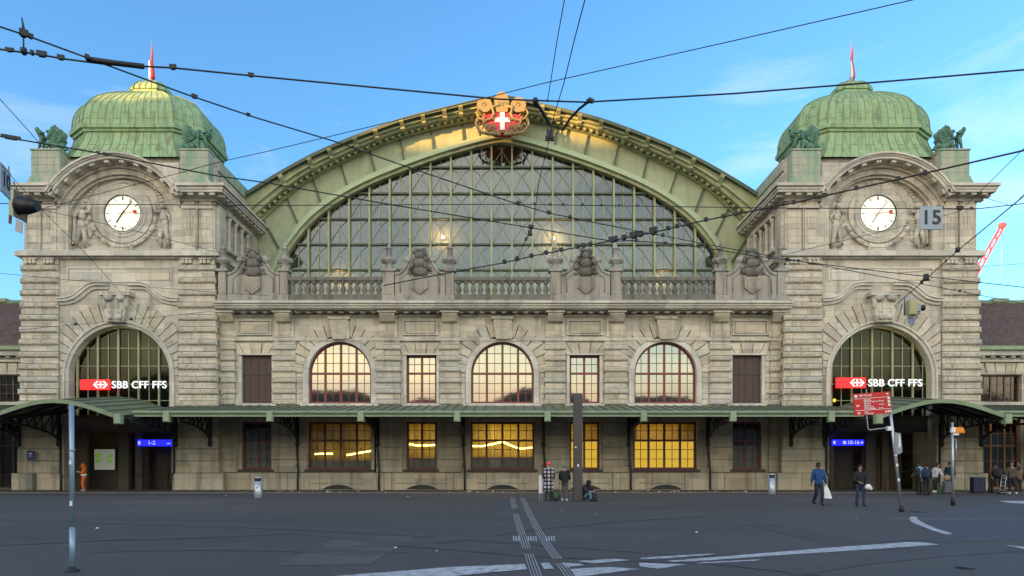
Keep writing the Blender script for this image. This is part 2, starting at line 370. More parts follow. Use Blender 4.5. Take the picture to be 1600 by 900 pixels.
class MG:
    """several separate pieces of one kind: key() starts a new piece, build() makes one object of each"""
    def __init__(s): s.d = {}; s.c = MB(); s.d[0] = s.c
    def key(s, k): s.c = s.d.setdefault(k, MB()); return s
    def __getattr__(s, n): return getattr(s.c, n)
    def build(s, name, mats, parent=None):
        o = None
        for k, m in s.d.items():
            if m.f: o = m.build(name, mats, parent)
        return o
def tag(o, label, cat, group=None, kind=None):
    if label: o['label'] = label
    if cat: o['category'] = cat
    if group: o['group'] = group
    if kind: o['kind'] = kind
    return o
def thing(name, loc, label, cat, group=None):
    o = bpy.data.objects.new(name, None); S.collection.objects.link(o); o.location = loc; o.empty_display_size = .3
    return tag(o, label, cat, group)
def struct(o): o['kind'] = 'structure'; return o
def kids(o): return [c for c in ALLKIDS.get(o.name, [])]
def copy_tree(o, parent=None, label=None):
    c = o.copy(); S.collection.objects.link(c)
    if parent: c.parent = parent
    for ch in [x for x in bpy.data.objects if x.parent == o]: copy_tree(ch, c)
    if label: c['label'] = label
    return c
FONT = None
def text(s, x, y, z, size, name, mat, parent=None, bold=0., align='CENTER', rz=0., rx=90., ry=0., ext=.01, sx=1.):
    cu = bpy.data.curves.new('t', 'FONT'); cu.body = s; cu.size = size; cu.extrude = ext; cu.offset = bold; cu.align_x = align; cu.align_y = 'CENTER'; cu.space_character = 1.06
    t = bpy.data.objects.new('t', cu); S.collection.objects.link(t); t.rotation_euler = (R(rx), R(ry), R(rz)); t.scale = (sx, 1, 1)
    bpy.context.view_layer.update(); dg = bpy.context.evaluated_depsgraph_get()
    me = bpy.data.meshes.new_from_object(t.evaluated_get(dg)); me.transform(t.matrix_world); bpy.data.objects.remove(t)
    off = Vector((0, 0, 0)); p = parent
    while p: off += p.location; p = p.parent
    me.transform(Matrix.Translation(Vector((x, y, z))-off)); me.materials.clear(); me.materials.append(mat)
    o = bpy.data.objects.new(name, me); S.collection.objects.link(o); o.parent = parent; return o

# ================================================================== ground
g = MB(); g.add([(-900, -700, 0), (900, -700, 0), (900, 1500, 0), (-900, 1500, 0)], [(0, 1, 2, 3)]); struct(g.build('ground', M['asphalt']))
rd = []                                        # bluish roadway on the right, bounded by a curved edge
for px, py in [(1418, 806), (1428, 802), (1450, 799), (1480, 795.5), (1510, 793), (1550, 789), (1600, 784), (1700, 776)]:
    d = GD(py); rd.append((PX(px, d), d))
for px, py in [(1900, 776), (2100, 850), (1700, 862), (1600, 843), (1460, 848), (1440, 843), (1462, 838), (1487, 834), (1450, 822), (1430, 815)]:
    d = GD(py); rd.append((PX(px, d), d))
g = MB(); g.add([(x, y, .004) for x, y in rd], [tuple(range(len(rd)))]); struct(g.build('road', M['road']))
YK = 42.6
g = MB(); g.box(-80, 80, YK+.3, 60, -.3, -.0+.02); struct(g.build('pavement', M['pavement']))
g = MB()
for i in range(100): g.block(-80+i*1.6, -80+i*1.6+1.59, -.2, .03, YK, YK+.31, .01)
struct(g.build('kerb', M['kerb']))
def gpoly(name, pts, z=.009, mat='paint', parent=None):
    P = [(PX(a, GD(b)), GD(b), z) for a, b in pts]; m = MB(); m.add(P, [tuple(range(len(P)))]); return struct(m.build(name, M[mat]))
gpoly('road_marking', [(520, 901), (600, 895), (700, 887), (820, 882), (824, 890), (760, 896), (690, 903)])
gpoly('road_marking', [(845, 880.5), (858, 880), (866, 890), (850, 890)])
gpoly('road_marking', [(878, 880), (908, 881.5), (912, 884), (885, 887)])
gpoly('road_marking', [(902, 877.5), (958, 873.8), (984, 876), (930, 881)])
gpoly('road_marking', [(998, 880), (1060, 882.2), (1030, 888), (1000, 891), (1000, 891), (930, 898), (890, 905), (850, 905), (905, 891)][:1]+[(985, 887), (960, 884.5), (900, 891), (870, 899), (900, 901)][::-1][:0]+[(1072, 882.6), (1030, 889.5), (1000, 886)])
gpoly('road_marking', [(890, 890), (950, 886.5), (1000, 890), (930, 899), (900, 903)])
gpoly('road_marking', [(1040, 877.5), (1180, 866), (1300, 856), (1420, 847.5), (1442, 848), (1468, 851.5), (1440, 853.5), (1330, 861), (1200, 869.5), (1100, 876.8), (1052, 878.6)])
gpoly('road_marking', [(1084, 881.5), (1100, 879.3), (1190, 874.5), (1182, 877)], mat='paint')
gpoly('road_marking', [(1000, 872.6), (1060, 868.4), (1120, 865.5), (1105, 868), (1040, 873), (1002, 874.2)])
gpoly('road_marking', [(1570, 852), (1600, 855), (1640, 859), (1640, 862), (1600, 858.5)])
gpoly('road_marking', [(1420, 811), (1424, 807.5), (1432, 808), (1434, 812), (1444, 818), (1462, 826), (1488, 834), (1480, 836), (1456, 829), (1436, 821), (1424, 816)])
gpoly('road_marking', [(1560, 783), (1600, 783), (1640, 784.5), (1640, 788), (1600, 787.5), (1576, 786)], z=.012)
# tactile guide strips: several thin ribs each
def strip(name, cen, wid, n, gaps, zz=.011):
    m = MB()
    for k in range(n):
        o = (k-(n-1)/2)/n*2
        for (xa, ya, wa), (xb, yb, wb) in zip(cen, cen[1:]):
            N = max(1, int((yb-ya)/6))
            for j in range(N):
                y0 = ya+(yb-ya)*j/N; y1 = ya+(yb-ya)*(j+.97)/N
                if any(a < (y0+y1)/2 < b for a, b in gaps): continue
                x0 = xa+(xb-xa)*j/N; x1 = xa+(xb-xa)*(j+.97)/N; w0 = wa+(wb-wa)*j/N; w1 = wa+(wb-wa)*(j+.97)/N; h = .30/n*2
                q = [(x0+(o-h*.5)*w0, y0), (x0+(o+h*.5)*w0, y0), (x1+(o+h*.5)*w1, y1), (x1+(o-h*.5)*w1, y1)]
                m.add([(PX(a, GD(b)), GD(b), zz) for a, b in q], [(0, 1, 2, 3)])
    return struct(m.build(name, M['paint']))
strip('tactile_path', [(800.5, 778, 4), (804, 795, 4.6), (808, 812, 5.2), (816, 836, 6.6), (823, 858, 7.6), (829, 874, 8.6), (839, 903, 10)], 0, 4, [(799, 803), (860, 863), (871, 874)])
strip('tactile_path', [(816, 778, 4), (826, 800, 4.8), (838, 824, 5.8), (851, 846, 7.2), (862, 862, 8), (871, 874, 8.6), (893, 903, 10.5)], 0, 4, [(860, 863), (875, 878)])
m = MB()
for px in [802, 806, 810, 825, 829, 833, 837, 853, 857, 861, 865][0:11]:
    q = [(px-1, 838.5), (px+1, 838.5), (px+2.6, 846), (px+.4, 846)]
    m.add([(PX(a, GD(b)), GD(b), .013) for a, b in q], [(0, 1, 2, 3)])
struct(m.build('tactile_crossbar', M['paint']))
gpoly('asphalt_patch', [(776, 779), (800, 779), (806, 812), (774, 812)], z=.005, mat='black' if 0 else 'road')
def gline(name, pts, w, mat, z):
    P = [(PX(a, GD(b)), GD(b)) for a, b in pts]; m = MB(); L = []
    for i, p in enumerate(P):
        a = Vector(P[max(i-1, 0)]); b = Vector(P[min(i+1, len(P)-1)]); t = (b-a).normalized(); n_ = Vector((-t.y, t.x))*w*(1.5 if name == 'tyre_mark' else .5)*(1 if 0 < i < len(P)-1 else .3); L.append(((p[0]+n_.x, p[1]+n_.y, z), (p[0]-n_.x, p[1]-n_.y, z)))
    for u, v in zip(L, L[1:]): m.add([u[0], v[0], v[1], u[1]], [(0, 1, 2, 3)])
    return struct(m.build(name, mat))
TM = painted('tyre darkened asphalt', (.048, .044, .043), .8, .6, 0, (.066, .060, .057), .4, 1.4)
gline('tyre_mark', [(-20, 812), (200, 816), (420, 823), (640, 833), (760, 842), (900, 851), (1050, 862), (1200, 871)], .35, TM, .0061)
gline('tyre_mark', [(480, 834), (560, 842), (640, 851), (720, 857), (830, 866), (960, 872), (1120, 878), (1340, 905)], .22, TM, .0072)
gline('tyre_mark', [(560, 856), (610, 850), (680, 846), (760, 834), (840, 824), (980, 812), (1120, 806)], .30, TM, .0083)
gline('tyre_mark', [(150, 862), (330, 856), (470, 858), (560, 864), (640, 862)], .28, TM, .0065)
gline('tyre_mark', [(0, 852), (180, 842), (330, 838), (460, 834)], .25, TM, .0077)
gline('tyre_mark', [(1150, 820), (1200, 817), (1240, 822), (1380, 846), (1500, 838)], .3, TM, .0067)
gline('tyre_mark', [(1240, 898), (1320, 880), (1430, 868), (1600, 860)], .2, TM, .0058)
gline('asphalt_seam', [(600, 823), (800, 824.5), (1000, 823), (1180, 820.5)], .07, painted('pale seam', (.12, .12, .12), .8), .0093)
gline('asphalt_seam', [(-20, 778), (200, 779), (420, 777), (700, 778)], .06, TM, .0094)
PT = painted('newer asphalt patch', (.044, .041, .042), .85, .4, 0, (.062, .058, .056), .5, 3)
PT2 = painted('paler asphalt patch', (.082, .077, .073), .85, .4, 0, (.055, .052, .05), .5, 3)
for i, (x0, x1, y0, y1, mt) in enumerate([(-9.5, -6.2, 20, 22.2, PT), (4.0, 9.5, 27, 28.4, PT), (-17, -12.5, 29.5, 33, PT2), (6.2, 7.4, 13, 19, PT), (-3.6, -2.2, 11, 15.6, PT2), (11, 15, 20.5, 21.6, PT2), (-26, -14, 38.4, 40.6, PT)]):
    g = MB(); g.add([(x0, y0, .0046+i*.0001), (x1, y0+.1, .0046+i*.0001), (x1+.05, y1, .0046+i*.0001), (x0-.04, y1-.06, .0046+i*.0001)], [(0, 1, 2, 3)]); struct(g.build('asphalt_patch', mt))
mh = thing('manhole_cover', (PX(1508, GD(888)), GD(888), 0), 'small dark round cover in the road by the right edge of the picture', 'manhole cover')
MB().lathe(mh.location.x, mh.location.y, [(.105, .012), (.105, .020), (.0, .020)], 20).build('lid', M['iron'], mh)
MB().lathe(mh.location.x, mh.location.y, [(.125, .008), (.125, .014), (.10, .014)], 20).build('rim', M['iron'], mh)
gr = thing('drain_grate', (PX(1435, GD(800.5)), GD(800.5), 0), 'dark drain grate at the curved road edge beside the leaning signpost', 'drain')
m = MB(); gx, gy = gr.location.x, gr.location.y
for i in range(6): m.box(gx-.16+i*.06, gx-.135+i*.06, gy-.2, gy+.2, .006, .016)
m.box(gx-.18, gx+.18, gy-.23, gy-.2, .006, .018); m.box(gx-.18, gx+.18, gy+.2, gy+.23, .006, .018); m.build('bars', M['iron'], gr)

# ================================================================== windows
def glazing(parent, x0, x1, z0, z1, y, arch, nmaj, nmin, hmaj, hmin, fm, gm_, fw=.135, mn=.04, name='window'):
    """frame with main mullions, thin bars, and a pane just behind"""
    r = (x1-x0)/2; cx = (x0+x1)/2; zs = z1-r
    top = (lambda x: zs+math.sqrt(max(0, r*r-(x-cx)**2))) if arch else (lambda x: z1)
    half = (lambda z: r if (not arch or z <= zs) else math.sqrt(max(0, r*r-(z-zs)**2)))
    m = MB()
    if arch: m.arc(cx, zs, r-fw, r+.02, 0, math.pi, 24, y-.05, y+.06, 0)
    else: m.box(x0, x1, y-.05, y+.06, z1-fw, z1)
    zt = zs if arch else z1
    m.box(x0, x0+fw, y-.05, y+.06, z0, zt); m.box(x1-fw, x1, y-.05, y+.06, z0, zt); m.box(x0, x1, y-.055, y+.065, z0, z0+fw)
    for i in range(1, nmaj):
        x = x0+(x1-x0)*i/nmaj; m.box(x-fw*.55, x+fw*.55, y-.045, y+.055, z0, top(x)-.01)
    for i in range(nmaj*nmin):
        if i % nmin:
            x = x0+(x1-x0)*i/(nmaj*nmin); m.box(x-mn/2, x+mn/2, y-.02, y+.03, z0, top(x)-.01)
    for f in hmaj: z = z0+(z1-z0)*f; h = half(z); m.box(cx-h, cx+h, y-.06, y+.05, z-fw*.5, z+fw*.5)
    for f in hmin: z = z0+(z1-z0)*f; h = half(z); m.box(cx-h, cx+h, y-.024, y+.026, z-mn/2, z+mn/2)
    fo = m.build(name, fm, parent)
    p = MB()
    pts = [(x0, z0), (x1, z0), (x1, zt)]+([(cx+r*math.cos(math.pi*i/24), zs+r*math.sin(math.pi*i/24)) for i in range(1, 24)] if arch else [])+[(x0, zt)]
    p.prism(pts, y+.012, y+.018); p.build('pane', gm_, fo)
    return fo

# ================================================================== entrance front and train hall
H = thing('station_hall', (-.643, 48, 0), 'long sandstone station front with balustrade and the huge green framed arched hall window above it', 'station building')
X0, X1 = FX(345), FX(1228)
ZC = FZ(490); ZI = 5.35
arches = [(482, 580), (736, 834), (991, 1088)]; rects = [(378, 425, 1), (635, 682, 0), (890, 937, 0), (1144, 1190, 1)]
ops = sorted([(a, b, 1, 0) for a, b in arches]+[(a, b, 0, c) for a, b, c in rects])
edges = [345]+[(ops[i][1]+ops[i+1][0])/2 for i in range(6)]+[1228]
w = MB(); wg = MB()
for i, (a, b, ar, sh) in enumerate(ops):
    w.wall(FX(edges[i]), FX(edges[i+1]), ZI, ZC, (FX(a), FX(b), FZ(630), FZ(534 if ar else 555), ar), 48.03, 48.42, .3)
    ga, gb = (a, b) if not ar else (a-1, b+1)
    wg.wall(FX(edges[i]), FX(edges[i+1]), 0, ZI, (FX(ga), FX(gb), FZ(733.5), FZ(659), 0), 48.03, 48.42, .3)
w.build('upper_wall', M['stone'], H); wg.build('ground_floor_wall', M['plinth'], H)
# rock faced piers between the windows
piers = [(345, 368), (427.6, 462.7), (588, 626), (687.5, 719.5), (851, 883), (944.5, 980), (1108, 1141), (1203, 1227)]
per = (FZ(530)-ZI)/6.5
pr = MG()
for a, b in piers:
    z = ZI; k = 0; pr.key(a); pr.box(FX(a)+.05, FX(b)-.05, 47.98, 48.04, ZI, FZ(531), 0, 2)
    while z < FZ(533)-.1:
        h = per*.52 if k % 2 else per*.48; ex = .05 if k % 2 else .0
        z1 = min(z+h, FZ(530))
        if k % 2: pr.block(FX(a)-ex, FX(b)+ex, z+.015, z1-.02, 47.78, 48.05, .07, mat=1)
        else: pr.block(FX(a)+.02, FX(b)-.02, z+.005, z1-.01, 47.90, 48.05, .015, mat=0)
        z = z1; k += 1
pr.build('rusticated_pier', [M['stone'], M['rough'], M['mortar']], H)
# horizontal joints on the wall zones flanking the windows
jb = MG()
for i, (a, b, ar, sh) in enumerate(ops):
    pa = [p for p in piers if p[1] <= a+2][-1][1]; pb = [p for p in piers if p[0] >= b-2][0][0]
    for (u, v) in ((pa+1, a-(9 if ar else 5)), (b+(9 if ar else 5), pb-1)):
        if v-u < 2: continue
        z = ZI; jb.key((a, u))
        while z < (FZ(556) if not ar else FZ(566))-.2:
            jb.block(FX(u), FX(v), z+.012, z+per/2-.012, 47.955, 48.05, .02); z += per/2
jb.build('jamb_blocks', M['stone'], H)
# surrounds
sr = MG(); vs_ = MG()
for a, b, ar, sh in ops:
    sr.key(a); vs_.key(a)
    xa, xb = FX(a), FX(b); cx = (xa+xb)/2
    if ar:
        r = (xb-xa)/2; zs = FZ(534)-r
        sr.arc(cx, zs, r, r+.36, 0, math.pi, 24, 47.90, 48.05, .0)
        sr.box(xa-.36, xa, 47.90, 48.05, FZ(630), zs); sr.box(xb, xb+.36, 47.90, 48.05, FZ(630), zs)
        sr.box(xa-.5, xb+.5, 47.80, 48.05, FZ(637), FZ(631))
        lim = 2.98
        n = 7
        for side in (0, 1):
            for k in range(n):
                t0 = (.02+k*.205); t1 = t0+.183
                if side: t0, t1 = math.pi-t1, math.pi-t0
                vs_.arc(cx, zs, r+.37, r+1.28, t0, t1, 1, 47.87+.02*(k % 2), 48.05, None, 0, clipx=lim)
        vs_.arc(cx, zs, r+.36, r+1.2, .03, math.pi-.03, 24, 47.99, 48.04, 0, 2, clipx=lim-.05)
        vs_.prism([(cx-.42, FZ(531)), (cx+.42, FZ(531)), (cx+.62, FZ(500)), (cx-.62, FZ(500))], 47.66, 48.05, .8, 1)
        vs_.box(cx-.72, cx+.72, 47.58, 48.05, FZ(500), FZ(496.5), .2, 0); vs_.box(cx+.46, cx+.66, 47.72, 48.05, FZ(530), FZ(503), 0, 0)
    else:
        sr.box(xa-.2, xa, 47.93, 48.05, FZ(630), FZ(555)); sr.box(xb, xb+.2, 47.93, 48.05, FZ(630), FZ(555))
        sr.box(xa-.3, xb+.3, 47.82, 48.05, FZ(636), FZ(631)); sr.box(xa-.22, xb+.3, 47.86, 48.05, FZ(555), FZ(552.5))
        zt, zb = FZ(536), FZ(552.5)
        for k, (u0, u1, v0, v1, tt) in enumerate([(-.3, .28, -.42, .34, .9), (-.78, -.34, -1.2, -.48, .5), (.34, .78, .48, 1.2, .5), (-1.3, -.84, -1.5, -1.26, .3), (.84, 1.3, 1.26, 1.5, .3)]):
            vs_.prism([(cx+u0, zb), (cx+u1, zb), (cx+v1, zt), (cx+v0, zt)], 47.86 if k == 0 else 47.92, 48.05, tt)
sr.build('window_surround', M['pale'], H); vs_.build('arch_stones', [M['stone'], M['rough'], M['mortar']], H)
for a, b, ar, sh in ops:
    if ar: glazing(H, FX(a), FX(b), FZ(630), FZ(534), 48.34, 1, 4, 2, [.49], [.17, .33, .66, .82], M['winred'], M['mirror'])
    elif not sh: glazing(H, FX(a), FX(b), FZ(630), FZ(555), 48.34, 0, 2, 2, [.63], [.21, .42, .82], M['winred'], M['mirror'])
    else:
        m = MB(); m.box(FX(a), FX(b), 48.2, 48.3, FZ(630), FZ(555))
        xm = (FX(a)+FX(b))/2
        m.box(FX(a), FX(b), 48.15, 48.25, FZ(585), FZ(582)); m.box(xm-.05, xm+.05, 48.16, 48.25, FZ(630), FZ(555))
        for q in (.25, .75): m.box(FX(a)+(FX(b)-FX(a))*q-.02, FX(a)+(FX(b)-FX(a))*q+.02, 48.17, 48.25, FZ(630), FZ(555))
        m.build('window_shutter', M['shutter'], H)
    ga, gb = (a, b) if not ar else (a-1, b+1)
    glazing(H, FX(ga), FX(gb), FZ(733.5), FZ(659), 48.34, 0, 4 if ar else 2, 2, [.61], [.22, .42, .82], M['winred'], M['glass'])
    s_ = MB(); s_.box(FX(ga)-.2, FX(gb)+.2, 47.84, 48.3, FZ(737), FZ(733.5)); s_.build('window_sill', M['shutter'], H)
# ground floor coursing, plinth, cellar lights
gf = MG()
for a, b in piers+[(468, 477), (583, 586)]:
    z = FZ(738); k = 0; gf.key(a)
    while z < ZI-.1:
        z1 = min(z+.84, ZI); gf.block(FX(a)-.12, FX(b)+.12, z+.012, z1-.012, 47.86, 48.05, .02); z = z1; k += 1
gf.key('plinth')
pl = [345]+[x for a, b in piers[1:-1] for x in ((a+b)/2-6, (a+b)/2+6)]+[1228]
for i in range(0, len(pl)-1):
    n = max(1, round((FX(pl[i+1])-FX(pl[i]))/2.4))
    for j in range(n):
        xa = FX(pl[i])+(FX(pl[i+1])-FX(pl[i]))*j/n; xb = FX(pl[i])+(FX(pl[i+1])-FX(pl[i]))*(j+1)/n
        gf.block(xa+.01, xb-.01, .02, FZ(739), 47.74, 48.05, .03)
gf.build('plinth_blocks', M['plinth'], H)
cl = MG()
for px in (530, 660, 785, 914, 1039):
    x = FX(px); cl.key(px); cl.arc(x, -1.62, 2.0, 2.10, R(58), R(122), 10, 47.68, 47.76, 0, 1); pts = [(x+2.0*math.cos(R(t)), -1.62+2.0*math.sin(R(t))) for t in range(58, 123, 8)]
    cl.prism(pts, 47.715, 47.76, 0, 0)
    cl.box(x-1.7, x+1.7, 47.66, 47.76, FZ(754.5), FZ(752.5), 0, 1)
cl.build('cellar_arch', [M['iron'], M['plinth']], H)
# entablature
en = MB()
def hband(m, z0, z1, yo, tone=.1, mat=0, x0=X0, x1=X1): m.box(x0, x1, 48-yo, 48.06, z0, z1, tone, mat)
hband(en, FZ(533), FZ(530), .16); hband(en, FZ(530)+.002, FZ(527), .10)
# break string over arches: hide with keystone zone panels
for i, (a, b, ar, sh) in enumerate(ops):
    pa = [p for p in piers if p[1] <= a+2][-1][1]; pb = [p for p in piers if p[0] >= b-2][0][0]
    if not ar:
        xa, xb = FX(pa+3), FX(pb-3)
        en.box(xa, xb, 47.9, 48.05, FZ(524), FZ(522)); en.box(xa, xb, 47.9, 48.05, FZ(502), FZ(500)); en.box(xa, xa+.09, 47.9, 48.05, FZ(522), FZ(502)); en.box(xb-.09, xb, 47.9, 48.05, FZ(522), FZ(502))
        en.block(xa+.2, xb-.2, FZ(521), FZ(503), 47.94, 48.05, .03, .95)
for a, b in piers:
    x = (FX(a)+FX(b))/2
    en.box(x-.62, x+.62, 47.86, 48.05, FZ(527), FZ(493), .55); en.box(x-.40, x+.40, 47.82, 48.05, FZ(524), FZ(507), .85)
    for q in (-.3, -.1, .1, .3): en.box(x+q-.06, x+q+.06, 47.80, 47.9, FZ(533.5), FZ(530.5), .1)
    en.prismx([(48.0, FZ(506)), (47.62, FZ(504)), (47.45, FZ(499)), (47.30, FZ(494)), (47.28, FZ(490)), (48.0, FZ(490))], x-.5, x+.5, .75)
    en.box(x-.62, x+.62, 47.2, 48.05, FZ(491.5), FZ(489), .5)
hband(en, FZ(495), FZ(492.5), .12, .4)
hband(en, FZ(489), FZ(487.6), .5, .2); hband(en, FZ(486), FZ(483), 1.02, .0, 1); hband(en, FZ(483), FZ(479.6), 1.12, .0, 1); hband(en, FZ(487.6), FZ(486), .9, .1, 1)
hband(en, FZ(479.6), FZ(476.5), 1.24, .0, 1); hband(en, FZ(476.5), FZ(474.5), 1.15, .6, 2)
x = X0+.1
while x < X1-.2: en.box(x, x+.3, 47.4, 48.0, FZ(491.5), FZ(489.05), .1); x += .72
en.build('cornice', [M['stone'], M['pale'], M['weathered']], H)
fr = MB(); fr.box(X0, X1, 47.0, 56, FZ(474.5)-.3, FZ(474.5)-.02); fr.build('terrace_roof', M['weathered'], H)
# balustrade
ZB = FZ(474.5); ZT = FZ(437)
for a, b in ((456, 600), (712, 858), (969, 1112)):
    m = MB(); xa, xb = FX(a), FX(b)
    m.box(xa, xb, 47.25, 47.65, ZT-.22, ZT); m.box(xa, xb, 47.30, 47.60, ZT-.30, ZT-.22); m.box(xa, xb, 47.22, 47.68, ZB, ZB+.42)
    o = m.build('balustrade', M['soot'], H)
    n = 13
    for i in range(n):
        x = xa+(xb-xa)*(i+.5)/n; z0, z1 = ZB+.42, ZT-.30; h = z1-z0
        MB().lathe(x, 47.45, [(.16, z0), (.16, z0+.06*h), (.09, z0+.12*h), (.19, z0+.36*h), (.15, z0+.55*h), (.08, z0+.74*h), (.10, z0+.82*h), (.16, z0+.88*h), (.16, z1)], 8).build('baluster', M['soot'], o)
def pedestal(a, b, fin=True):
    xa, xb = FX(a), FX(b); x = (xa+xb)/2; hw = (xb-xa)/2
    m = MB(); m.block(xa, xb, ZB, ZB+.4, 47.12, 47.8, .03); m.block(xa+.05, xb-.05, ZB+.4, ZT+.35, 47.18, 47.75, .03); m.box(xa-.06, xb+.06, 47.1, 47.82, ZT+.35, ZT+.52)
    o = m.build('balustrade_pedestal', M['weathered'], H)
    f = MB(); z = ZT+.52
    f.lathe(x, 47.45, [(.30, z), (.22, z+.12), (.20, z+.35), (.46, z+.55), (.46, z+.68), (.22, z+.76), (.22, z+.85), (.17, z+1.3), (.24, z+1.35), (.24, z+1.42), (.12, z+1.46), (.10, z+1.62), (.02, z+1.82)], 10)
    for s in (-1, 1):
        f.tube([(x+s*.30, 47.4, z+.42), (x+s*.44, 47.4, z+.50), (x+s*.50, 47.38, z+.62), (x+s*.42, 47.36, z+.72)], [.07, .09, .08, .04], 6)
    f.build('urn_finial', M['weathered'], o)
for a, b in ((347, 362), (442, 456), (600, 620), (697, 712), (858, 876), (951, 969), (1112, 1131), (1207, 1224)): pedestal(a, b)
def cartouche(a, b):
    xa, xb = FX(a), FX(b); x = (xa+xb)/2; w_ = (xb-xa)/2
    pts = [(-w_, ZB), (w_, ZB), (w_, ZT+.15), (w_*.86, ZT+.18), (w_*.70, ZT+.36), (w_*.56, ZT+.72), (w_*.45, ZT+1.15), (w_*.40, ZT+1.35), (-w_*.40, ZT+1.35), (-w_*.45, ZT+1.15), (-w_*.56, ZT+.72), (-w_*.70, ZT+.36), (-w_*.86, ZT+.18), (-w_, ZT+.15)]
    m = MB(); m.prism([(x+p, q) for p, q in pts], 47.25, 47.7, .3)
    m.box(xa, xb, 47.18, 47.75, ZB, ZB+.36)
    ed = pts[2:8]
    for s in (-1, 1):
        m.tube([(x+s*p, 47.25, q) for p, q in ed], [.08, .09, .10, .12, .14, .16], 6); m.ball((x+s*w_*.5, 47.25, ZT+1.1), (.26, .2, .24)); m.ball((x+s*w_*.95, 47.28, ZT+.18), (.16, .12, .15))
        m.tube([(x+s*w_*.78, 47.22, ZB+.55), (x+s*w_*.78, 47.22, ZT-.1), (x+s*w_*.62, 47.22, ZT+.1), (x+s*w_*.45, 47.22, ZT+.3)], .03, 5)
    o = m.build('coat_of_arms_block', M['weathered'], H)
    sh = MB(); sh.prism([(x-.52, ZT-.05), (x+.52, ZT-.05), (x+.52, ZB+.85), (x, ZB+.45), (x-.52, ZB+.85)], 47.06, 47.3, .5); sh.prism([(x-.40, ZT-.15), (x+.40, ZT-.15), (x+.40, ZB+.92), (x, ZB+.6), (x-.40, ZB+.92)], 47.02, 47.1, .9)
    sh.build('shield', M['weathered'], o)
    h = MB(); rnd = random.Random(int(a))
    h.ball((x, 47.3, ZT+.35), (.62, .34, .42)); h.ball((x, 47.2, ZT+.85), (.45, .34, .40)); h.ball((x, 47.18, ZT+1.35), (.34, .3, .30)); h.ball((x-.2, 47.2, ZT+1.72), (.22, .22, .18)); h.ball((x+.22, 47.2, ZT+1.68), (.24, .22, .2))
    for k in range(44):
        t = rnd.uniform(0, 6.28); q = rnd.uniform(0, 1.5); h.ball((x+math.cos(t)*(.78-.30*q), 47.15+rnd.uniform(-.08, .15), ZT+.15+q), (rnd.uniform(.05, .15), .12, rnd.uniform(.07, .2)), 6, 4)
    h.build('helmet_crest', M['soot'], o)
for a, b in ((362, 442), (620, 697), (876, 951), (1131, 1207)): cartouche(a, b)

# ------------------------------------------------------------------ the big arch (a barrel hall set 7 m back)
DH = 55.0; CXH = PX(784, DH)
def prof(lst, d):
    k = d/F
    a = [(-(x)*k, 1.5+(731-y)*k) for x, y in reversed(lst) if x > 0]; b = [(x*k, 1.5+(731-y)*k) for x, y in lst]
    return [(CXH+x, z) for x, z in a+b]
def smoothp(P, it=2):
    for _ in range(it):
        Q = [P[0]]
        for a, b in zip(P, P[1:]): Q += [(a[0]*.75+b[0]*.25, a[1]*.75+b[1]*.25), (a[0]*.25+b[0]*.75, a[1]*.25+b[1]*.75)]
        P = Q+[P[-1]]
    return P
IN_ = [(0, 216), (25, 220.5), (50, 227), (95, 240), (141, 256), (172, 268), (205, 281.5), (240, 299), (270, 318), (303, 344), (333, 382), (348, 408), (360, 440), (366, 475)]
MID = [(0, 180), (54, 189), (113, 202), (171, 219), (225, 242), (288, 273), (325, 297), (369, 338), (394, 364), (430, 405)]
OUT = [(0, 147), (40, 155), (93, 168), (152, 182), (215, 205), (262, 224), (300, 241), (347, 267), (397, 297.5), (440, 328), (470, 352)]
Pin = smoothp(prof(IN_, 54.9)); Pmid = smoothp(prof(MID, 54.6)); Pout = smoothp(prof(OUT, 53.3)); Pmo = smoothp(prof([(x, y+9) for x, y in OUT], 54.9))
def resample(P, n):
    L = [0]
    for a, b in zip(P, P[1:]): L.append(L[-1]+math.dist(a, b))
    out = []; j = 0
    for i in range(n):
        t = L[-1]*i/(n-1)
        while j < len(L)-2 and L[j+1] < t: j += 1
        u = (t-L[j])/(L[j+1]-L[j]); out.append((P[j][0]*(1-u)+P[j+1][0]*u, P[j][1]*(1-u)+P[j+1][1]*u))
    return out
NS = 120
RI = resample(Pin, NS); RM = resample(Pmid, NS); RO = resample(Pout, NS); RMO = resample(Pmo, NS)
def zat(P, x):
    for a, b in zip(P, P[1:]):
        if min(a[0], b[0]) <= x <= max(a[0], b[0]) and a[0] != b[0]: return a[1]+(b[1]-a[1])*(x-a[0])/(b[0]-a[0])
    return min(P[0][1], P[-1][1])
# roof barrel and its eaves
m = MB(); yb = 110
for i in range(NS-1):
    a, b = RO[i], RO[i+1]
    m.add([(a[0], 53.3, a[1]), (b[0], 53.3, b[1]), (b[0], yb, b[1]), (a[0], yb, a[1])], [(0, 1, 2, 3)])
m.build('hall_roof', M['canopy'], H)
m = MB()
m.path(RO, [(-.02, 53.25), (-.26, 53.25), (-.26, 53.55), (-.02, 53.55)], 0)
m.build('roof_edge', M['greend'], H)
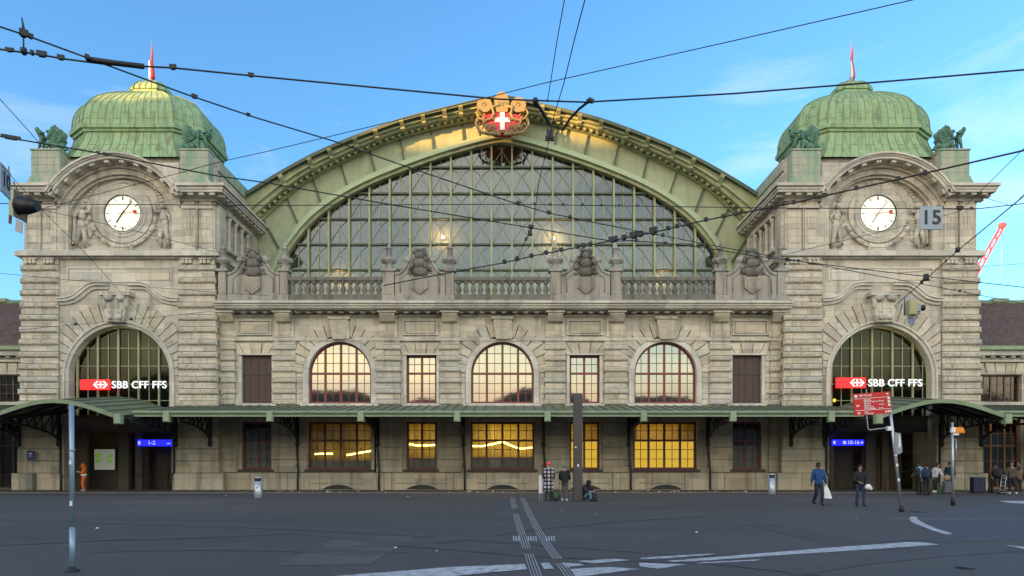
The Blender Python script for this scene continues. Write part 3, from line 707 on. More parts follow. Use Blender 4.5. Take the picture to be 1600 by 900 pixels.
# sloped fascia: from roof edge back and down to the dentil band
F1 = [((o[0]*.62+p[0]*.38), (o[1]*.62+p[1]*.38)) for o, p in zip(RO, RM)]
F2 = [((o[0]*.40+p[0]*.60), (o[1]*.40+p[1]*.60)) for o, p in zip(RO, RM)]
F3 = [((o[0]*.20+p[0]*.80), (o[1]*.20+p[1]*.80)) for o, p in zip(RO, RM)]
m = MB()
def loft(m, rows, tone=0., mat=0):
    for (A, ya), (B, yb_) in zip(rows, rows[1:]):
        for i in range(NS-1):
            m.add([(A[i][0], ya, A[i][1]), (A[i+1][0], ya, A[i+1][1]), (B[i+1][0], yb_, B[i+1][1]), (B[i][0], yb_, B[i][1])], [(0, 1, 2, 3)], tone, mat)
def lerpP(t): return [((o[0]*(1-t)+p[0]*t), (o[1]*(1-t)+p[1]*t)) for o, p in zip(RO, RM)]
loft(m, [(RO, 53.45), (lerpP(.10), 53.45), (lerpP(.12), 53.60), (lerpP(.50), 53.66), (lerpP(.50), 53.56), (lerpP(.60), 53.56), (lerpP(.62), 53.80), (lerpP(.80), 53.86), (lerpP(.80), 54.6), (lerpP(1.0), 54.6), (lerpP(1.0), 54.9)])
m.build('fascia', M['green'], H)
m = MB()
n = 96; RB = resample(lerpP(.86), n)
for i in range(1, n-1):
    p = Vector(RB[i]); t = (Vector(RB[i+1])-Vector(RB[i-1])).normalized(); nn = Vector((-t.y, t.x)); h = .13
    q = [p-t*h*.9-nn*h, p+t*h*.9-nn*h, p+t*h*.9+nn*h, p-t*h*.9+nn*h]; m.prism([(v.x, v.y) for v in q], 54.15, 54.62, 0)
m.path(resample(lerpP(.86), 60)[1:-1], [(-.12, 54.5), (.12, 54.5), (.12, 54.64), (-.12, 54.64)])
m.build('dentils', M['green'], H)
# scroll brackets over the fascia
def at(Pa, x): return (x, zat(Pa, x))
for s in (-1, 1):
    for off in (60, 92, 126, 160, 194, 230, 266, 305, 345):
        x = CXH+s*off*53.5/F; i = min(range(NS), key=lambda k: abs(RO[k][0]-x)); 
        a = Vector(RO[i]); b = Vector(RM[i]); t = (b-a); L = t.length; t.normalize(); sd = Vector((-t.y, t.x))
        m = MB(); w_ = .16
        prf = [(.16*L, 53.60), (.14*L, 53.30), (.24*L, 53.16), (.38*L, 53.22), (.52*L, 53.42), (.66*L, 53.62), (.80*L, 53.66), (.90*L, 53.85), (.92*L, 54.3), (.5*L, 54.3)]
        A = [a+t*u-sd*w_ for u, y in prf]; B = [a+t*u+sd*w_ for u, y in prf]; nq = len(prf)
        m.add([(v.x, y, v.y) for v, (u, y) in zip(A, prf)]+[(v.x, y, v.y) for v, (u, y) in zip(B, prf)], [tuple(range(nq)), tuple(range(2*nq-1, nq-1, -1))]+[(k, k+nq, (k+1) % nq+nq, (k+1) % nq) for k in range(nq)])
        m.build('scroll_bracket', M['green'], H)
# flat panel band between dentils and window
m = MB(); loft(m, [(RM, 54.9), (RI, 54.95)]); m.build('arch_panel_band', M['greenp'], H)
m = MG()
for i in range(4, NS-4, 6):
    m.key(i); a, b = Vector(RM[i]), Vector(RI[i]); m.bar((a.x, 54.86, a.y), (b.x, 54.86, b.y), .11, .14)
m.build('band_joint', M['greend'], H)
m = MB()
m.path(RI, [(-.05, 54.55), (.16, 54.55), (.20, 54.7), (.42, 54.78), (.46, 54.95), (-.05, 54.95)], 0)
m.path([(x, z) for x, z in RI], [(-.30, 54.80), (-.05, 54.80), (-.05, 55.3), (-.30, 55.3)], 0, 1)
m.build('window_arch_frame', [M['greenl'], M['green']], H)
# glazing of the big window
zb = 11.6; pts = [(x, z) for x, z in RI if z > zb]
gl = MB(); gl.prism([(pts[0][0], zb)]+pts+[(pts[-1][0], zb)], 55.36, 55.38)
hw = gl.build('hall_window_glass', M['hallglass'], H)
bar_ = MB(); thin = MB(); lat = MB()
VS = 31.9*DH/F; xs = [CXH+(k-.5)*VS for k in range(-11, 13)]
zrows = [PZ(y, DH) for y in (420, 380, 340, 300, 259, 219)]+[PZ(460, DH)]
xl, xr = pts[0][0], pts[-1][0]
for x in xs:
    z = zat(pts, x)
    if xl < x < xr and z > zb+.5: bar_.box(x-.07, x+.07, 55.08, 55.36, zb, z+.1)
for x in [q+VS/2 for q in xs]:
    z = zat(pts, x)
    if xl < x < xr and z > zb+.5: thin.box(x-.022, x+.022, 55.28, 55.36, zb, z+.1)
for z in zrows:
    s_ = [x for x, zz in pts if zz > z]
    if s_: bar_.box(min(s_), max(s_), 55.16, 55.36, z-.08, z+.05, 0, 1)
bar_.build('glazing_bar', [M['green'], M['greend']], hw); thin.build('thin_glazing_bar', M['green'], hw)
# ornamental iron arcs behind the glass, one X-shaped pair of curves in each bay and row
for r_, z0 in enumerate(zrows):
    for x in xs:
        for s in (-1, 1):
            c = [(x+VS/2-s*VS/2+s*VS*u, z0+VS*1.22*math.sin(u*1.45)) for u in [k/7 for k in range(8)]]
            c = [(a, b) for a, b in c if xl < a < xr and b < zat(pts, a)-.05]
            if len(c) > 2: lat.path(c, [(-.019, 55.30), (.019, 55.30), (.019, 55.345), (-.019, 55.345)])
lat.build('iron_lattice', M['lattice'], hw)
m = MB(); m.prism([(RI[0][0], 11.5)]+[(x, z+.9) for x, z in RI]+[(RI[-1][0], 11.5)], 57.0, 57.1); m.build('interior_screen', M['greywall'], H)
m = MB(); m.box(PX(712, 55), PX(862, 55), 56.7, 56.8, 11.6, PZ(428, 55.4)); m.build('painted_light_panel', M['palegreen'], H)  # panel's pale green stands in for the lit interior behind the balustrade
for px, py in ((692, 370), (865, 372), (530, 437), (1035, 437)):
    x, z = PX(px, 56.5), PZ(py, 56.5); lo = MB(); lo.ball((x, 56.6, z), .13, 8, 6)
    o = lo.build('interior_lamp', M['warmlamp'], H)
    L = bpy.data.lights.new('hall lamp', 'POINT'); L.energy = 50 if py < 400 else 28; L.color = (1, .42, .12); L.shadow_soft_size = .15
    lp = bpy.data.objects.new('lamp_light', L); S.collection.objects.link(lp); lp.parent = o; lp.location = Vector((x, 56.35, z))-H.location
# crest at the crown
CX = CXH; yc = 53.1
def q(px, py, d=53.0): return (PX(px, d), PZ(py, d))
cr_ = MB()
cr_.prism([q(*p) for p in [(776, 178), (772, 158), (778, 148), (786, 146), (792, 150), (796, 160), (793, 178)]], 52.7, 53.6, 0)
for s, c in ((-1, 757), (1, 810)):
    cx, cz = q(c, 166); cr_.arc(cx, cz, .16, .56, 0, 2*math.pi, 18, 52.75, 53.5, 0)
    cr_.ball((cx, 52.9, cz), (.2, .15, .2))
for s in (-1, 1):
    P = [(s*.15, 1.05), (s*.75, .95), (s*.62, .45), (s*.80, .1), (s*1.25, -.05), (s*1.75, .15), (s*1.9, .55), (s*1.72, .8), (s*1.5, .6)]
    cx, cz = q(785, 190); cr_.tube([(cx+a, 52.75, cz+b) for a, b in P], [.10, .12, .11, .09, .09, .09, .08, .07, .04], 7)
    cr_.tube([(cx+s*1.85, 52.8, cz+.2), (cx+s*1.95, 52.8, cz-.3), (cx+s*1.6, 52.8, cz-.85), (cx+s*1.0, 52.75, cz-1.05), (cx+s*.3, 52.7, cz-1.0)], [.06, .10, .12, .11, .08], 7)
    for k in range(5): cr_.ball((cx+s*(1.95-.08*k), 52.85, cz-.15-.22*k), (.09, .10, .12), 6, 4)
    for k in range(4): cr_.ball((cx+s*(.25+.3*k), 52.7, cz-1.08+.04*k), (.18, .14, .14), 6, 4)
rnd = random.Random(5); cx, cz = q(785, 190)
for s in (-1, 1):
    for k in range(20):
        u = k/19; t = R(-95+s*0+u*115); rr = 1.38+.28*math.cos(k*2.1); px_, pz_ = cx+s*(.15+rr*math.cos(t)*1.0), cz+.05+.95*math.sin(t)
        cr_.ball((px_, 52.68+.05*(k % 2), pz_), (.055, .05, .15), 6, 4, rot=Matrix.Rotation(s*(t+rnd.uniform(-.4, .4)), 3, 'Y'))
    for k in range(5): cr_.arc(cx+s*(.55+.26*k), cz+.02-.07*k*k*.4, .10, .15, R(20), R(200), 6, 52.70, 52.80, 0)
    for k in range(6): cr_.tube([(cx+s*(.62+.13*k), 52.78, cz-.2-.02*k), (cx+s*(.55+.17*k), 52.70, cz-.5), (cx+s*(.45+.20*k), 52.74, cz-.82+.02*k)], [.03, .05, .02], 5)
for k in range(5): cr_.box(cx-.34+k*.16, cx-.27+k*.16, 52.66, 52.8, cz+1.0, cz+1.3)
co = cr_.build('crest', M['gold'], H)
cx, cz = q(785, 190)
sh = MB(); sh.prism([(cx-1.55, cz+.35), (cx-1.3, cz-.3), (cx-.95, cz-.75), (cx-.5, cz-.95), (cx+.5, cz-.95), (cx+.95, cz-.75), (cx+1.3, cz-.3), (cx+1.55, cz+.35), (cx+1.1, cz+.42), (cx+.55, cz+.55), (cx+.3, cz+.72), (cx-.3, cz+.72), (cx-.55, cz+.55), (cx-1.1, cz+.42)], 52.82, 53.5)
sh.build('crest_shield', M['red'], co)
x_ = MB(); x_.box(cx-.17, cx+.17, 52.74, 52.84, cz-.72, cz+.6); x_.box(cx-.55, cx+.55, 52.742, 52.84, cz-.16, cz+.17); x_.build('white_cross', M['white'], co)
# rooms behind the ground floor windows
m = MB(); xa, xb = X0+.4, X1-.4
m.box(xa, xb, 51.4, 51.5, 0, 5.3); m.box(xa, xb, 48.5, 51.4, 5.0, 5.1); m.box(xa, xb, 48.5, 51.4, .0, .05)
for px in (452, 607, 1115): m.box(FX(px)-.06, FX(px)+.06, 48.45, 51.4, 0, 5.2)
for k in range(14): xx_ = xa+2+k*2.6; m.box(xx_, xx_+.35, 51.2, 51.4, 0, 5)
rm = m.build('ticket_hall_wall', M['roomwall'], H)
m = MB()
for k, px in enumerate((500, 556, 640, 672, 750, 812, 905, 925)): m.box(FX(px)-.5, FX(px)+.5, 50.9, 51.2, .05, 1.5+.35*(k % 3))
m.build('counter_cabinets', M['wood'], H)
def ribbon(pts, d=50.6):
    c = [(PX(a, d), d, PZ(b, d)) for a, b in pts]; MB().tube(c, .055, 6).build('led_ribbon', M['led'], H)
ribbon([(542, 711), (560, 708), (582, 704)]); ribbon([(492, 709.5), (502, 709), (520, 709)])
ribbon([(630, 693), (640, 694), (650, 696), (665, 696), (684, 695)]); ribbon([(734, 697), (755, 697), (770, 694), (785, 690), (798, 696), (812, 701), (838, 699)]); ribbon([(888, 698), (898, 697)])
for a, b in ((890, 937), (990, 1089)):
    m = MB(); m.box(FX(a)+.03, FX(b)-.03, 48.62, 48.66, FZ(733), FZ(689)); m.build('lit_blind', M['yellowscreen'], H)
for a, b, t in ((635, 682, 716), (735, 835, 714), (481, 581, 719), (378, 425, 690), (1144, 1190, 696)):
    m = MB(); m.box(FX(a)+.03, FX(b)-.03, 48.50, 48.53, FZ(733), FZ(t)); m.build('frosted_film', M['film'], H)
for px, e in ((560, 5), (655, 16), (785, 38), (900, 20), (1039, 28)):
    L = bpy.data.lights.new('room lamp', 'AREA'); L.shape = 'RECTANGLE'; L.size = 3; L.size_y = .6; L.energy = e; L.color = (1, .66, .14)
    o = bpy.data.objects.new('room_light', L); S.collection.objects.link(o); o.location = Vector((FX(px), 49.9, 4.9))-H.location; o.parent = H
# downpipes
for px in (466, 591.5, 724.5, 849, 981.5, 1104.5):
    m = MB(); x = FX(px); m.tube([(x, 47.68, 4.7), (x, 47.68, 2.9), (x+.12, 47.62, 1.2), (x+.1, 47.55, .9), (x+.1, 47.55, .03)], .07, 8)
    for z in (1.6, 3.4): m.tube([(x, 47.68, z), (x, 47.68, z+.08)], .10, 8)
    m.build('downpipe', M['iron'], H)
def mstain(n, b):
    v = coords(n); n1 = noise(n, 1.6, 5, coords(n, (1, 1, .3))); n2 = noise(n, 9, 6, v, .7)
    c = mixc(n, ramp(n, n1.outputs[0], .40, .62), (.40, .39, .31), (.20, .33, .22)); c = mixc(n, ramp(n, n2.outputs[0], .45, .8, 0, .5), c, (.16, .17, .13))
    n.links.new(c, b.inputs['Base Color']); b.inputs['Roughness'].default_value = .9; bump(n, b, n2.outputs[0], .5, .02)
M['stained'] = material('copper stained stone', mstain)

# ================================================================== clock towers
TC = -25.95
T = thing('clock_tower', (TC, 47.4, 0), 'left sandstone clock tower with a green copper dome, standing above the worker in orange', 'clock tower', 'matching clock towers')
def TZ(py): return 1.5+(731-py)*47.4/F
YF = 47.4
def hwz(z): return 6.62-.32*min(z, 15.3)/15.3
ZL = TZ(405)                       # underside of the ledge
# plain body: front wall with the big opening, tapered side walls
m = MB(); AR = 3.58; AZ = 7.55
m.wall(TC-5.6, TC+5.6, 0, ZL, (TC-AR, TC+AR, 0, AZ+AR, 1), YF, YF+.9, .25)
for s in (-1, 1):
    xo0, xo1 = TC+s*6.55, TC+s*6.2; xi = TC+s*5.6
    m.add([(xi, YF, 0), (xo0, YF, 0), (xo1, YF, ZL), (xi, YF, ZL)], [(0, 1, 2, 3)], .25)
    m.add([(xo0, YF, 0), (xo0, 60, 0), (xo1, 60, ZL), (xo1, YF, ZL)], [(0, 1, 2, 3)], .25)
m.add([(TC-6.5, 60, 0), (TC+6.5, 60, 0), (TC+6.2, 60, 20), (TC-6.2, 60, 20)], [(0, 1, 2, 3)], .25)
m.build('tower_wall', M['stone'], T)
# rusticated corner piers: alternating smooth and rock faced courses, wrapping the side
per = .815
m = MG()
for s in (-1, 1):
    z = 5.1; k = 0; m.key(s); m.box(*sorted((TC+s*3.97, TC+s*6.15)), YF-.10, YF+.05, 5.2, ZL-.1, 0, 3)
    while z < ZL-.15:
        h = per*.5; z1 = min(z+h, ZL); hw = hwz(z); xi = TC+s*3.95; 
        if k % 2:
            xo = TC+s*(hw+.12); a, b = sorted((xi, xo)); n = 3; off = .33*((k//2) % 2)
            cuts = [a]+[a+(b-a)*(j+off+.35)/n for j in range(n-1)]+[b]
            for u, v in zip(cuts, cuts[1:]): m.block(u, v, z+.01, z1-.03, YF-.29, YF+.1, .09, mat=1)
            for j in range(5): m.add([(TC+s*hw, YF-.1+j*2.4, z), (TC+s*(hw+.12), YF-.1+j*2.4+.04, z+.04), (TC+s*(hw+.12), YF-.1+j*2.4+2.36, z+.04), (TC+s*hw, YF-.1+j*2.4+2.4, z), (TC+s*hw, YF-.1+j*2.4, z1), (TC+s*(hw+.12), YF-.1+j*2.4+.04, z1-.06), (TC+s*(hw+.12), YF-.1+j*2.4+2.36, z1-.06), (TC+s*hw, YF-.1+j*2.4+2.4, z1)], [(1, 2, 6, 5), (0, 1, 5, 4), (3, 2, 6, 7), (0, 1, 2, 3), (4, 5, 6, 7)], random.random(), 1)
        else:
            xo = TC+s*(hw+.03); a, b = sorted((xi, xo)); n = 4; off = .4*((k//2) % 2)
            cuts = [a]+[a+(b-a)*(j+off+.4)/n for j in range(n-1)]+[b]
            for u, v in zip(cuts, cuts[1:]): m.block(u+.004, v-.004, z+.01, z1-.01, YF-.15, YF+.1, .015)
            x0_, x1_ = sorted((TC+s*(hw-.05), TC+s*(hw+.03))); m.box(x0_, x1_, YF-.1, 59, z+.01, z1-.01, random.random(), 0)
        z = z1; k += 1
    # courses below the canopy and the plinth
    z = 1.15; k = 0
    while z < 5.05:
        z1 = min(z+.8, 5.1); n = 2; off = .3*(k % 2); a, b = sorted((TC+s*3.75, TC+s*(hwz(z)+.05))); cuts = [a, a+(b-a)*(.35+off), b]
        for u, v in zip(cuts, cuts[1:]): m.block(u+.006, v-.006, z+.012, z1-.012, YF-.2, YF+.1, .03, mat=2)
        x0_, x1_ = sorted((TC+s*(hwz(z)-.1), TC+s*(hwz(z)+.05))); m.box(x0_, x1_, YF, 48.6, z+.01, z1-.01, .3, 2)
        z = z1; k += 1
    for (za, zb_) in ((.02, 1.14),):
        a, b = sorted((TC+s*3.72, TC+s*6.95)); m.block(a, (a+b)/2-.01, za, zb_, YF-.34, YF+.1, .05, mat=2); m.block((a+b)/2+.01, b, za, zb_, YF-.34, YF+.1, .05, mat=2)
        x0_, x1_ = sorted((TC+s*6.3, TC+s*6.95)); m.box(x0_, x1_, YF, 48.6, za, zb_, .3, 2)
m.build('corner_pier', [M['stone'], M['rough'], M['plinth'], M['mortar']], T)
# arch ring, voussoirs, hood moulding, key
m = MB()
m.arc(TC, AZ, AR-.02, AR+.10, 0, math.pi, 30, YF-.18, YF+.02, 0); m.arc(TC, AZ, AR-.24, AR-.02, 0, math.pi, 30, YF-.06, YF+.9, 0)
for s in (-1, 1):
    a, b = sorted((TC+s*(AR-.02), TC+s*(AR+.10))); m.box(a, b, YF-.18, YF+.02, 5, AZ, 0); a, b = sorted((TC+s*(AR-.24), TC+s*(AR-.02))); m.box(a, b, YF-.06, YF+.9, 5, AZ, 0)
m.build('arch_ring', M['pale'], T)
m = MB()
for s in (0, 1):
    for k in range(11):
        t0 = .02+k*.128; t1 = t0+.114
        if s: t0, t1 = math.pi-t1, math.pi-t0
        m.arc(TC, AZ, AR+.11, 5.02, t0, t1, 1, YF-.10-.02*(k % 2), YF+.02, None, k % 2, clipx=3.9)
m.arc(TC, AZ, AR+.10, 4.95, .03, math.pi-.03, 26, YF-.03, YF+.01, 0, 2, clipx=3.88)
m.build('arch_stones', [M['stone'], M['rough'], M['mortar']], T)
m = MG()
HM = [(-3.92, 12.45), (-3.4, 12.48), (-2.9, 12.62), (-2.5, 12.9), (-2.15, 13.2), (-1.85, 13.42), (-1.5, 13.5), (-.7, 13.5)]
for s in (-1, 1):
    m.key(s); P = [(TC+s*abs(x), z) for x, z in HM]
    if s > 0: P = P[::-1]
    m.path(P, [(0, YF-.3), (.14, YF-.3), (.18, YF-.38), (.26, YF-.38), (.26, YF+.02), (-.2, YF+.02), (-.2, YF-.12), (0, YF-.16)])
m.build('hood_moulding', M['pale'], T)
m = MB(); zk = TZ(503)
m.prism([(TC-.55, zk-.1), (TC+.55, zk-.1), (TC+.85, TZ(465)), (TC-.85, TZ(465))], YF-.55, YF+.02, .3)
m.box(TC-1.0, TC+1.0, YF-.7, YF+.02, TZ(465), TZ(459), .2); m.box(TC-.2, TC+.2, YF-.62, YF-.5, zk+.1, TZ(475), .1); m.box(TC-.5, TC+.5, YF-.60, YF-.5, TZ(490), TZ(485), .1)
for s in (-1, 1): m.ball((TC+s*.42, YF-.62, TZ(468)), (.36, .2, .26)); m.ball((TC+s*.7, YF-.5, TZ(476)), (.16, .2, .4)); m.ball((TC+s*.3, YF-.6, TZ(498)), (.2, .15, .2))
m.build('carved_keystone', M['stone'], T)
# upper plain field with pale tablet
m = MB()
zz0, zz1 = TZ(458), TZ(420)
m.box(TC-3.5, TC+3.5, YF-.06, YF+.02, zz1, zz1+.10, .1); m.box(TC-3.5, TC-3.38, YF-.06, YF+.02, 13.85, zz1, .1); m.box(TC+3.38, TC+3.5, YF-.06, YF+.02, 13.85, zz1, .1)
for i, (a, b, t) in enumerate(((-3.3, -1.15, .0), (-1.14, 1.1, .15), (1.11, 3.3, .8))): m.block(TC+a, TC+b, 13.9 if i != 1 else 13.75, zz1-.06, YF-.05, YF+.02, .02, t)
m.build('tablet', M['pale'], T)
# ledge with small triglyph brackets
m = MB(); 
def ring(m, z0, z1, hw, yf, tone=0., mat=0, yb=60): m.box(TC-hw, TC+hw, yf, yb, z0, z1, tone, mat)
ring(m, TZ(405), TZ(402), 6.5, YF-.2); ring(m, TZ(402), TZ(394.5), 6.68, YF-.42, .0, 1); ring(m, TZ(394.5), TZ(392.5), 6.5, YF-.25)
for s in (-1, 1):
    for c in (4.55, 5.75):
        for k in (-.25, 0, .25): m.box(TC+s*c+k-.09, TC+s*c+k+.09, YF-.32, YF, TZ(413), TZ(407), .2)
        m.box(TC+s*c-.42, TC+s*c+.42, YF-.34, YF, TZ(407), TZ(405), .1)
m.build('ledge', [M['stone'], M['pale']], T)
# belfry stage: recessed centre with relief and clock, paired pilasters
ZA = TZ(392.5); ZK = 19.35
m = MB()
m.box(TC-3.7, TC+3.7, 47.95, 48.3, ZA, 21.9, .1)
for s in (-1, 1):
    a, b = sorted((TC+s*3.42, TC+s*6.3)); m.box(a, b, YF+.04, 48.3, ZA, 20.0, .25)
    for c, t in ((4.62, .25), (5.72, .5)):
        m.box(TC+s*c-.48, TC+s*c+.48, YF-.08, YF+.1, ZA, ZA+.28, .1); m.box(TC+s*c-.44, TC+s*c+.44, YF-.04, YF+.1, ZA+.28, 18.6, .2)
        m.block(TC+s*c-.30, TC+s*c+.30, ZA+.5, 18.2, YF-.08, YF, .03, t); m.box(TC+s*c-.5, TC+s*c+.5, YF-.14, YF+.1, 18.6, 18.85, .1); m.box(TC+s*c-.40, TC+s*c+.40, YF-.1, YF+.1, 18.85, 19.1, .6)
        for k in (-.2, 0, .2): m.box(TC+s*c+k-.05, TC+s*c+k+.05, YF-.12, YF-.03, 17.3, 18.15, .3)
    m.box(TC+s*5.14, TC+s*5.20, YF-.16, YF+.05, ZL-.0, 19.0, .2)
    # side wall with three slender openings between columns
    xs_ = TC+s*6.3
    ya = [YF+.04, 49.6, 50.3, 50.8, 51.5, 52.0, 52.7, 60]
    for i in range(0, len(ya)-1, 2):
        a, b = sorted((xs_, xs_-s*.9)); m.box(a, b, max(48.302, ya[i]), ya[i+1], ZA, 19.0, .2)
    a, b = sorted((xs_, xs_-s*.9)); a, b = sorted((xs_-s*.01, xs_-s*.88)); m.box(a, b, 49.0, 53.4, 18.7, 19.31, .15); m.box(a, b, 49.0, 53.4, ZA+.01, 16.5, .15); a, b = sorted((xs_, xs_-s*.9)); m.box(a, b, 48.302, 60, 19.302, 19.99, .2)
    for y in (49.45, 50.55, 51.75, 52.85): m.lathe(xs_+s*.12, y, [(.2, 16.5), (.2, 16.62), (.14, 16.7), (.125, 18.35), (.2, 18.5), (.2, 18.7)], 8, .1)
    a, b = sorted((xs_+s*.2, xs_)); m.box(a, b, 53.9, 54.7, ZA, 19.0, .2); m.box(a, b, 47.7, 48.7, ZA, 19.0, .2)
    a, b = sorted((xs_+s*.32, xs_)); m.box(a, b, 49.0, 53.4, 16.3, 16.5, .2); m.box(a, b, 49.0, 53.4, 18.7, 18.95, .2)
    a, b = sorted((xs_+s*.16, xs_)); m.prismx([(49.0, 18.95), (53.4, 18.95), (53.4, 19.1), (49.0, 19.1)], a, b, .2)
    m.box(TC+s*5.0-.1, TC+s*5.0+.1, 49, 54, ZA, 19.3, 0, 0)
m.build('belfry_wall', M['stone'], T)
# cornice with modillions, interrupted by the curved pediment
m = MG()
for s in (-1, 1):
    m.key(s)
    def cb(z0, z1, p, tone=0., mat=0):
        a, b = sorted((TC+s*3.95, TC+s*(6.3+p))); m.box(a, b, YF-p, 48.3, z0, z1, tone, mat)
        a, b = sorted((TC+s*5.5, TC+s*(6.3+p))); m.box(a, b, 48.3, 60, z0, z1, tone, mat)
    cb(19.10, 19.22, .18); cb(19.22, 19.32, .26); cb(19.46, 19.62, .80, 0, 1); cb(19.62, 19.80, .86, 0, 1); cb(19.80, 19.97, .98, 0, 1); cb(19.97, 20.02, .9, .5, 1)
    cb(19.32, 19.46, .35)
    for x in (4.3, 5.0, 5.7, 6.4): m.box(TC+s*x-.17, TC+s*x+.17, YF-.72, YF, 19.30, 19.46, .2)
    y = YF-.4
    while y < 55: a, b = sorted((TC+s*6.3, TC+s*7.0)); m.box(a, b, y, y+.34, 19.28, 19.46, .2); y += .72
m.build('cornice', [M['stone'], M['pale']], T)
PC = 17.0; PR = 5.0; a0 = math.asin((19.46-PC)/PR)
m = MB()
m.arc(TC, PC, 4.62, 4.80, a0-.02, math.pi-a0+.02, 26, YF-.80, 48.3, 0, 1); m.arc(TC, PC, 4.80, 4.90, a0, math.pi-a0, 26, YF-.88, 48.3, 0, 1); m.arc(TC, PC, 4.90, 5.02, a0, math.pi-a0, 26, YF-.98, 48.3, 0, 1)
m.arc(TC, PC, 4.52, 4.62, a0-.05, math.pi-a0+.05, 26, YF-.3, 48.3, .2, 0); m.arc(TC, PC, 4.32, 4.52, a0-.1, math.pi-a0+.1, 26, YF-.12, 48.3, .2, 0)
m.arc(TC, PC, 3.95, 4.32, a0-.2, math.pi-a0+.2, 26, YF+.05, 48.3, .3, 0); m.arc(TC, PC, 3.80, 3.95, a0-.25, math.pi-a0+.25, 26, YF+.25, 48.3, .1, 0)
for k in range(10):
    t = a0+.08+(math.pi-2*a0-.16)*k/9; m.arc(TC, PC, 4.44, 4.62, t-.035, t+.035, 1, YF-.70, YF, .2, 0)
m.arc(TC, PC, 3.8, 5.0, a0+.02, math.pi-a0-.02, 26, 48.0, 52, .5, 2)
m.build('arched_pediment', [M['stone'], M['pale'], M['weathered']], T)
# clock
ZD = 18.46; RD = 1.24
m = MB()
m.arc(TC, ZD, RD, RD+.10, 0, 2*math.pi, 40, 47.72, 48.0, 0); m.arc(TC, ZD, RD+.10, RD+.34, 0, 2*math.pi, 40, 47.76, 48.0, 0); m.arc(TC, ZD, RD+.34, RD+.62, 0, 2*math.pi, 40, 47.80, 48.0, .1); m.arc(TC, ZD, RD+.62, RD+.72, 0, 2*math.pi, 40, 47.78, 48.0, .2)
m.arc(TC, ZD, RD+.80, RD+1.05, R(-160), R(-20), 26, 47.76, 48.0, .3)
for k in range(9): t = R(-150+15*k); m.ball((TC+(RD+.93)*math.cos(t), 47.78, ZD+(RD+.93)*math.sin(t)), (.17, .14, .17), 6, 4)
m.box(TC-.7, TC+.7, 47.6, 48.0, ZA, ZA+.4, .2); m.box(TC-.35, TC+.35, 47.55, 48.0, ZA+.3, ZA+.55, .2)
for s in (-1, 1): m.ball((TC+s*.5, 47.65, ZA+.42), (.22, .15, .2), 8, 5)
m.build('clock_surround', M['stone'], T)
ck = MB(); ck.arc(TC, ZD, 0.001, RD-.05, 0, 2*math.pi, 40, 47.80, 47.9, 0); cl_ = ck.build('clock', M['litclock'], T)
ck = MB(); ck.arc(TC, ZD, RD-.06, RD+.01, 0, 2*math.pi, 40, 47.74, 47.9, 0); ck.build('clock_rim', M['black'], cl_)
ck = MB()
for k in range(60):
    t = 2*math.pi*k/60; big = k % 5 == 0; r0 = RD-.34 if big else RD-.17; 
    if not big: continue
    d = Vector((math.cos(t), 0, math.sin(t))); c = Vector((TC, 47.785, ZD)); ck.bar(c+d*r0, c+d*(RD-.11), .09, .02)
ck.build('hour_marks', M['black'], cl_)
def hand(name, ang, l0, l1, w, mat, y, disc=0):
    a = R(90-ang); d = Vector((math.cos(a), 0, math.sin(a))); c = Vector((TC, y, ZD)); h = MB(); h.bar(c-d*l0, c+d*l1, w, .02)
    if disc: h.arc(TC+d.x*l1, ZD+d.z*l1, .001, disc, 0, 2*math.pi, 14, y-.012, y+.012, 0)
    h.build(name, M[mat], cl_)
hand('minute_hand', 37, .25, 1.05, .10, 'black', 47.765); hand('hour_hand', 213, .2, .76, .15, 'black', 47.745); hand('second_hand', 83, .35, .84, .045, 'red', 47.725, .13)
# figures in relief either side of the clock
m = MB(); rnd = random.Random(3)
for s in (-1, 1):
    x = TC+s*2.72
    m.box(*sorted((TC+s*1.95, TC+s*3.38)), 47.9, 48.0, ZA+.1, ZA+.3, .2)
    m.ball((x-s*.05, 47.8, 18.95), (.17, .17, .21), 8, 6); m.ball((x, 47.82, 18.3), (.28, .2, .45), 8, 6); m.ball((x+s*.1, 47.82, 17.6), (.30, .2, .5), 8, 6)
    m.tube([(x-s*.1, 47.8, 17.4), (x-s*.22, 47.76, 16.9), (x-s*.15, 47.8, 16.25)], [.18, .15, .09], 7); m.tube([(x+s*.15, 47.8, 17.4), (x+s*.25, 47.76, 16.9), (x+s*.35, 47.8, 16.25)], [.18, .15, .09], 7)
    m.tube([(x-s*.2, 47.78, 18.6), (x-s*.5, 47.72, 18.5), (x-s*.62, 47.72, 19.1)], [.11, .09, .06], 6); m.tube([(x+s*.2, 47.78, 18.6), (x+s*.45, 47.72, 18.2), (x+s*.3, 47.7, 17.8)], [.11, .09, .06], 6)
    m.tube([(x+s*.45, 47.8, 18.4), (x+s*.5, 47.8, 17.2), (x+s*.55, 47.82, 16.4)], [.08, .13, .16], 6)
    for k in range(26): m.ball((x+rnd.uniform(-.65, .6), 47.93, rnd.uniform(16.3, 18.2)), (rnd.uniform(.07, .2), .12, rnd.uniform(.1, .3)), 6, 4, .3)
    for k in range(12):
        t = R(90)-s*(.25+k*.085); m.ball((TC+2.75*math.cos(t), 47.95, ZD-.1+2.65*math.sin(t)), (.17, .13, .13), 6, 4, .3)
for k in range(7): m.ball((TC-.6+.2*k, 47.9, 20.45+.12*math.sin(k*.52)), (.15, .14, .16), 6, 4)
m.build('carved_relief', M['stone'], T)
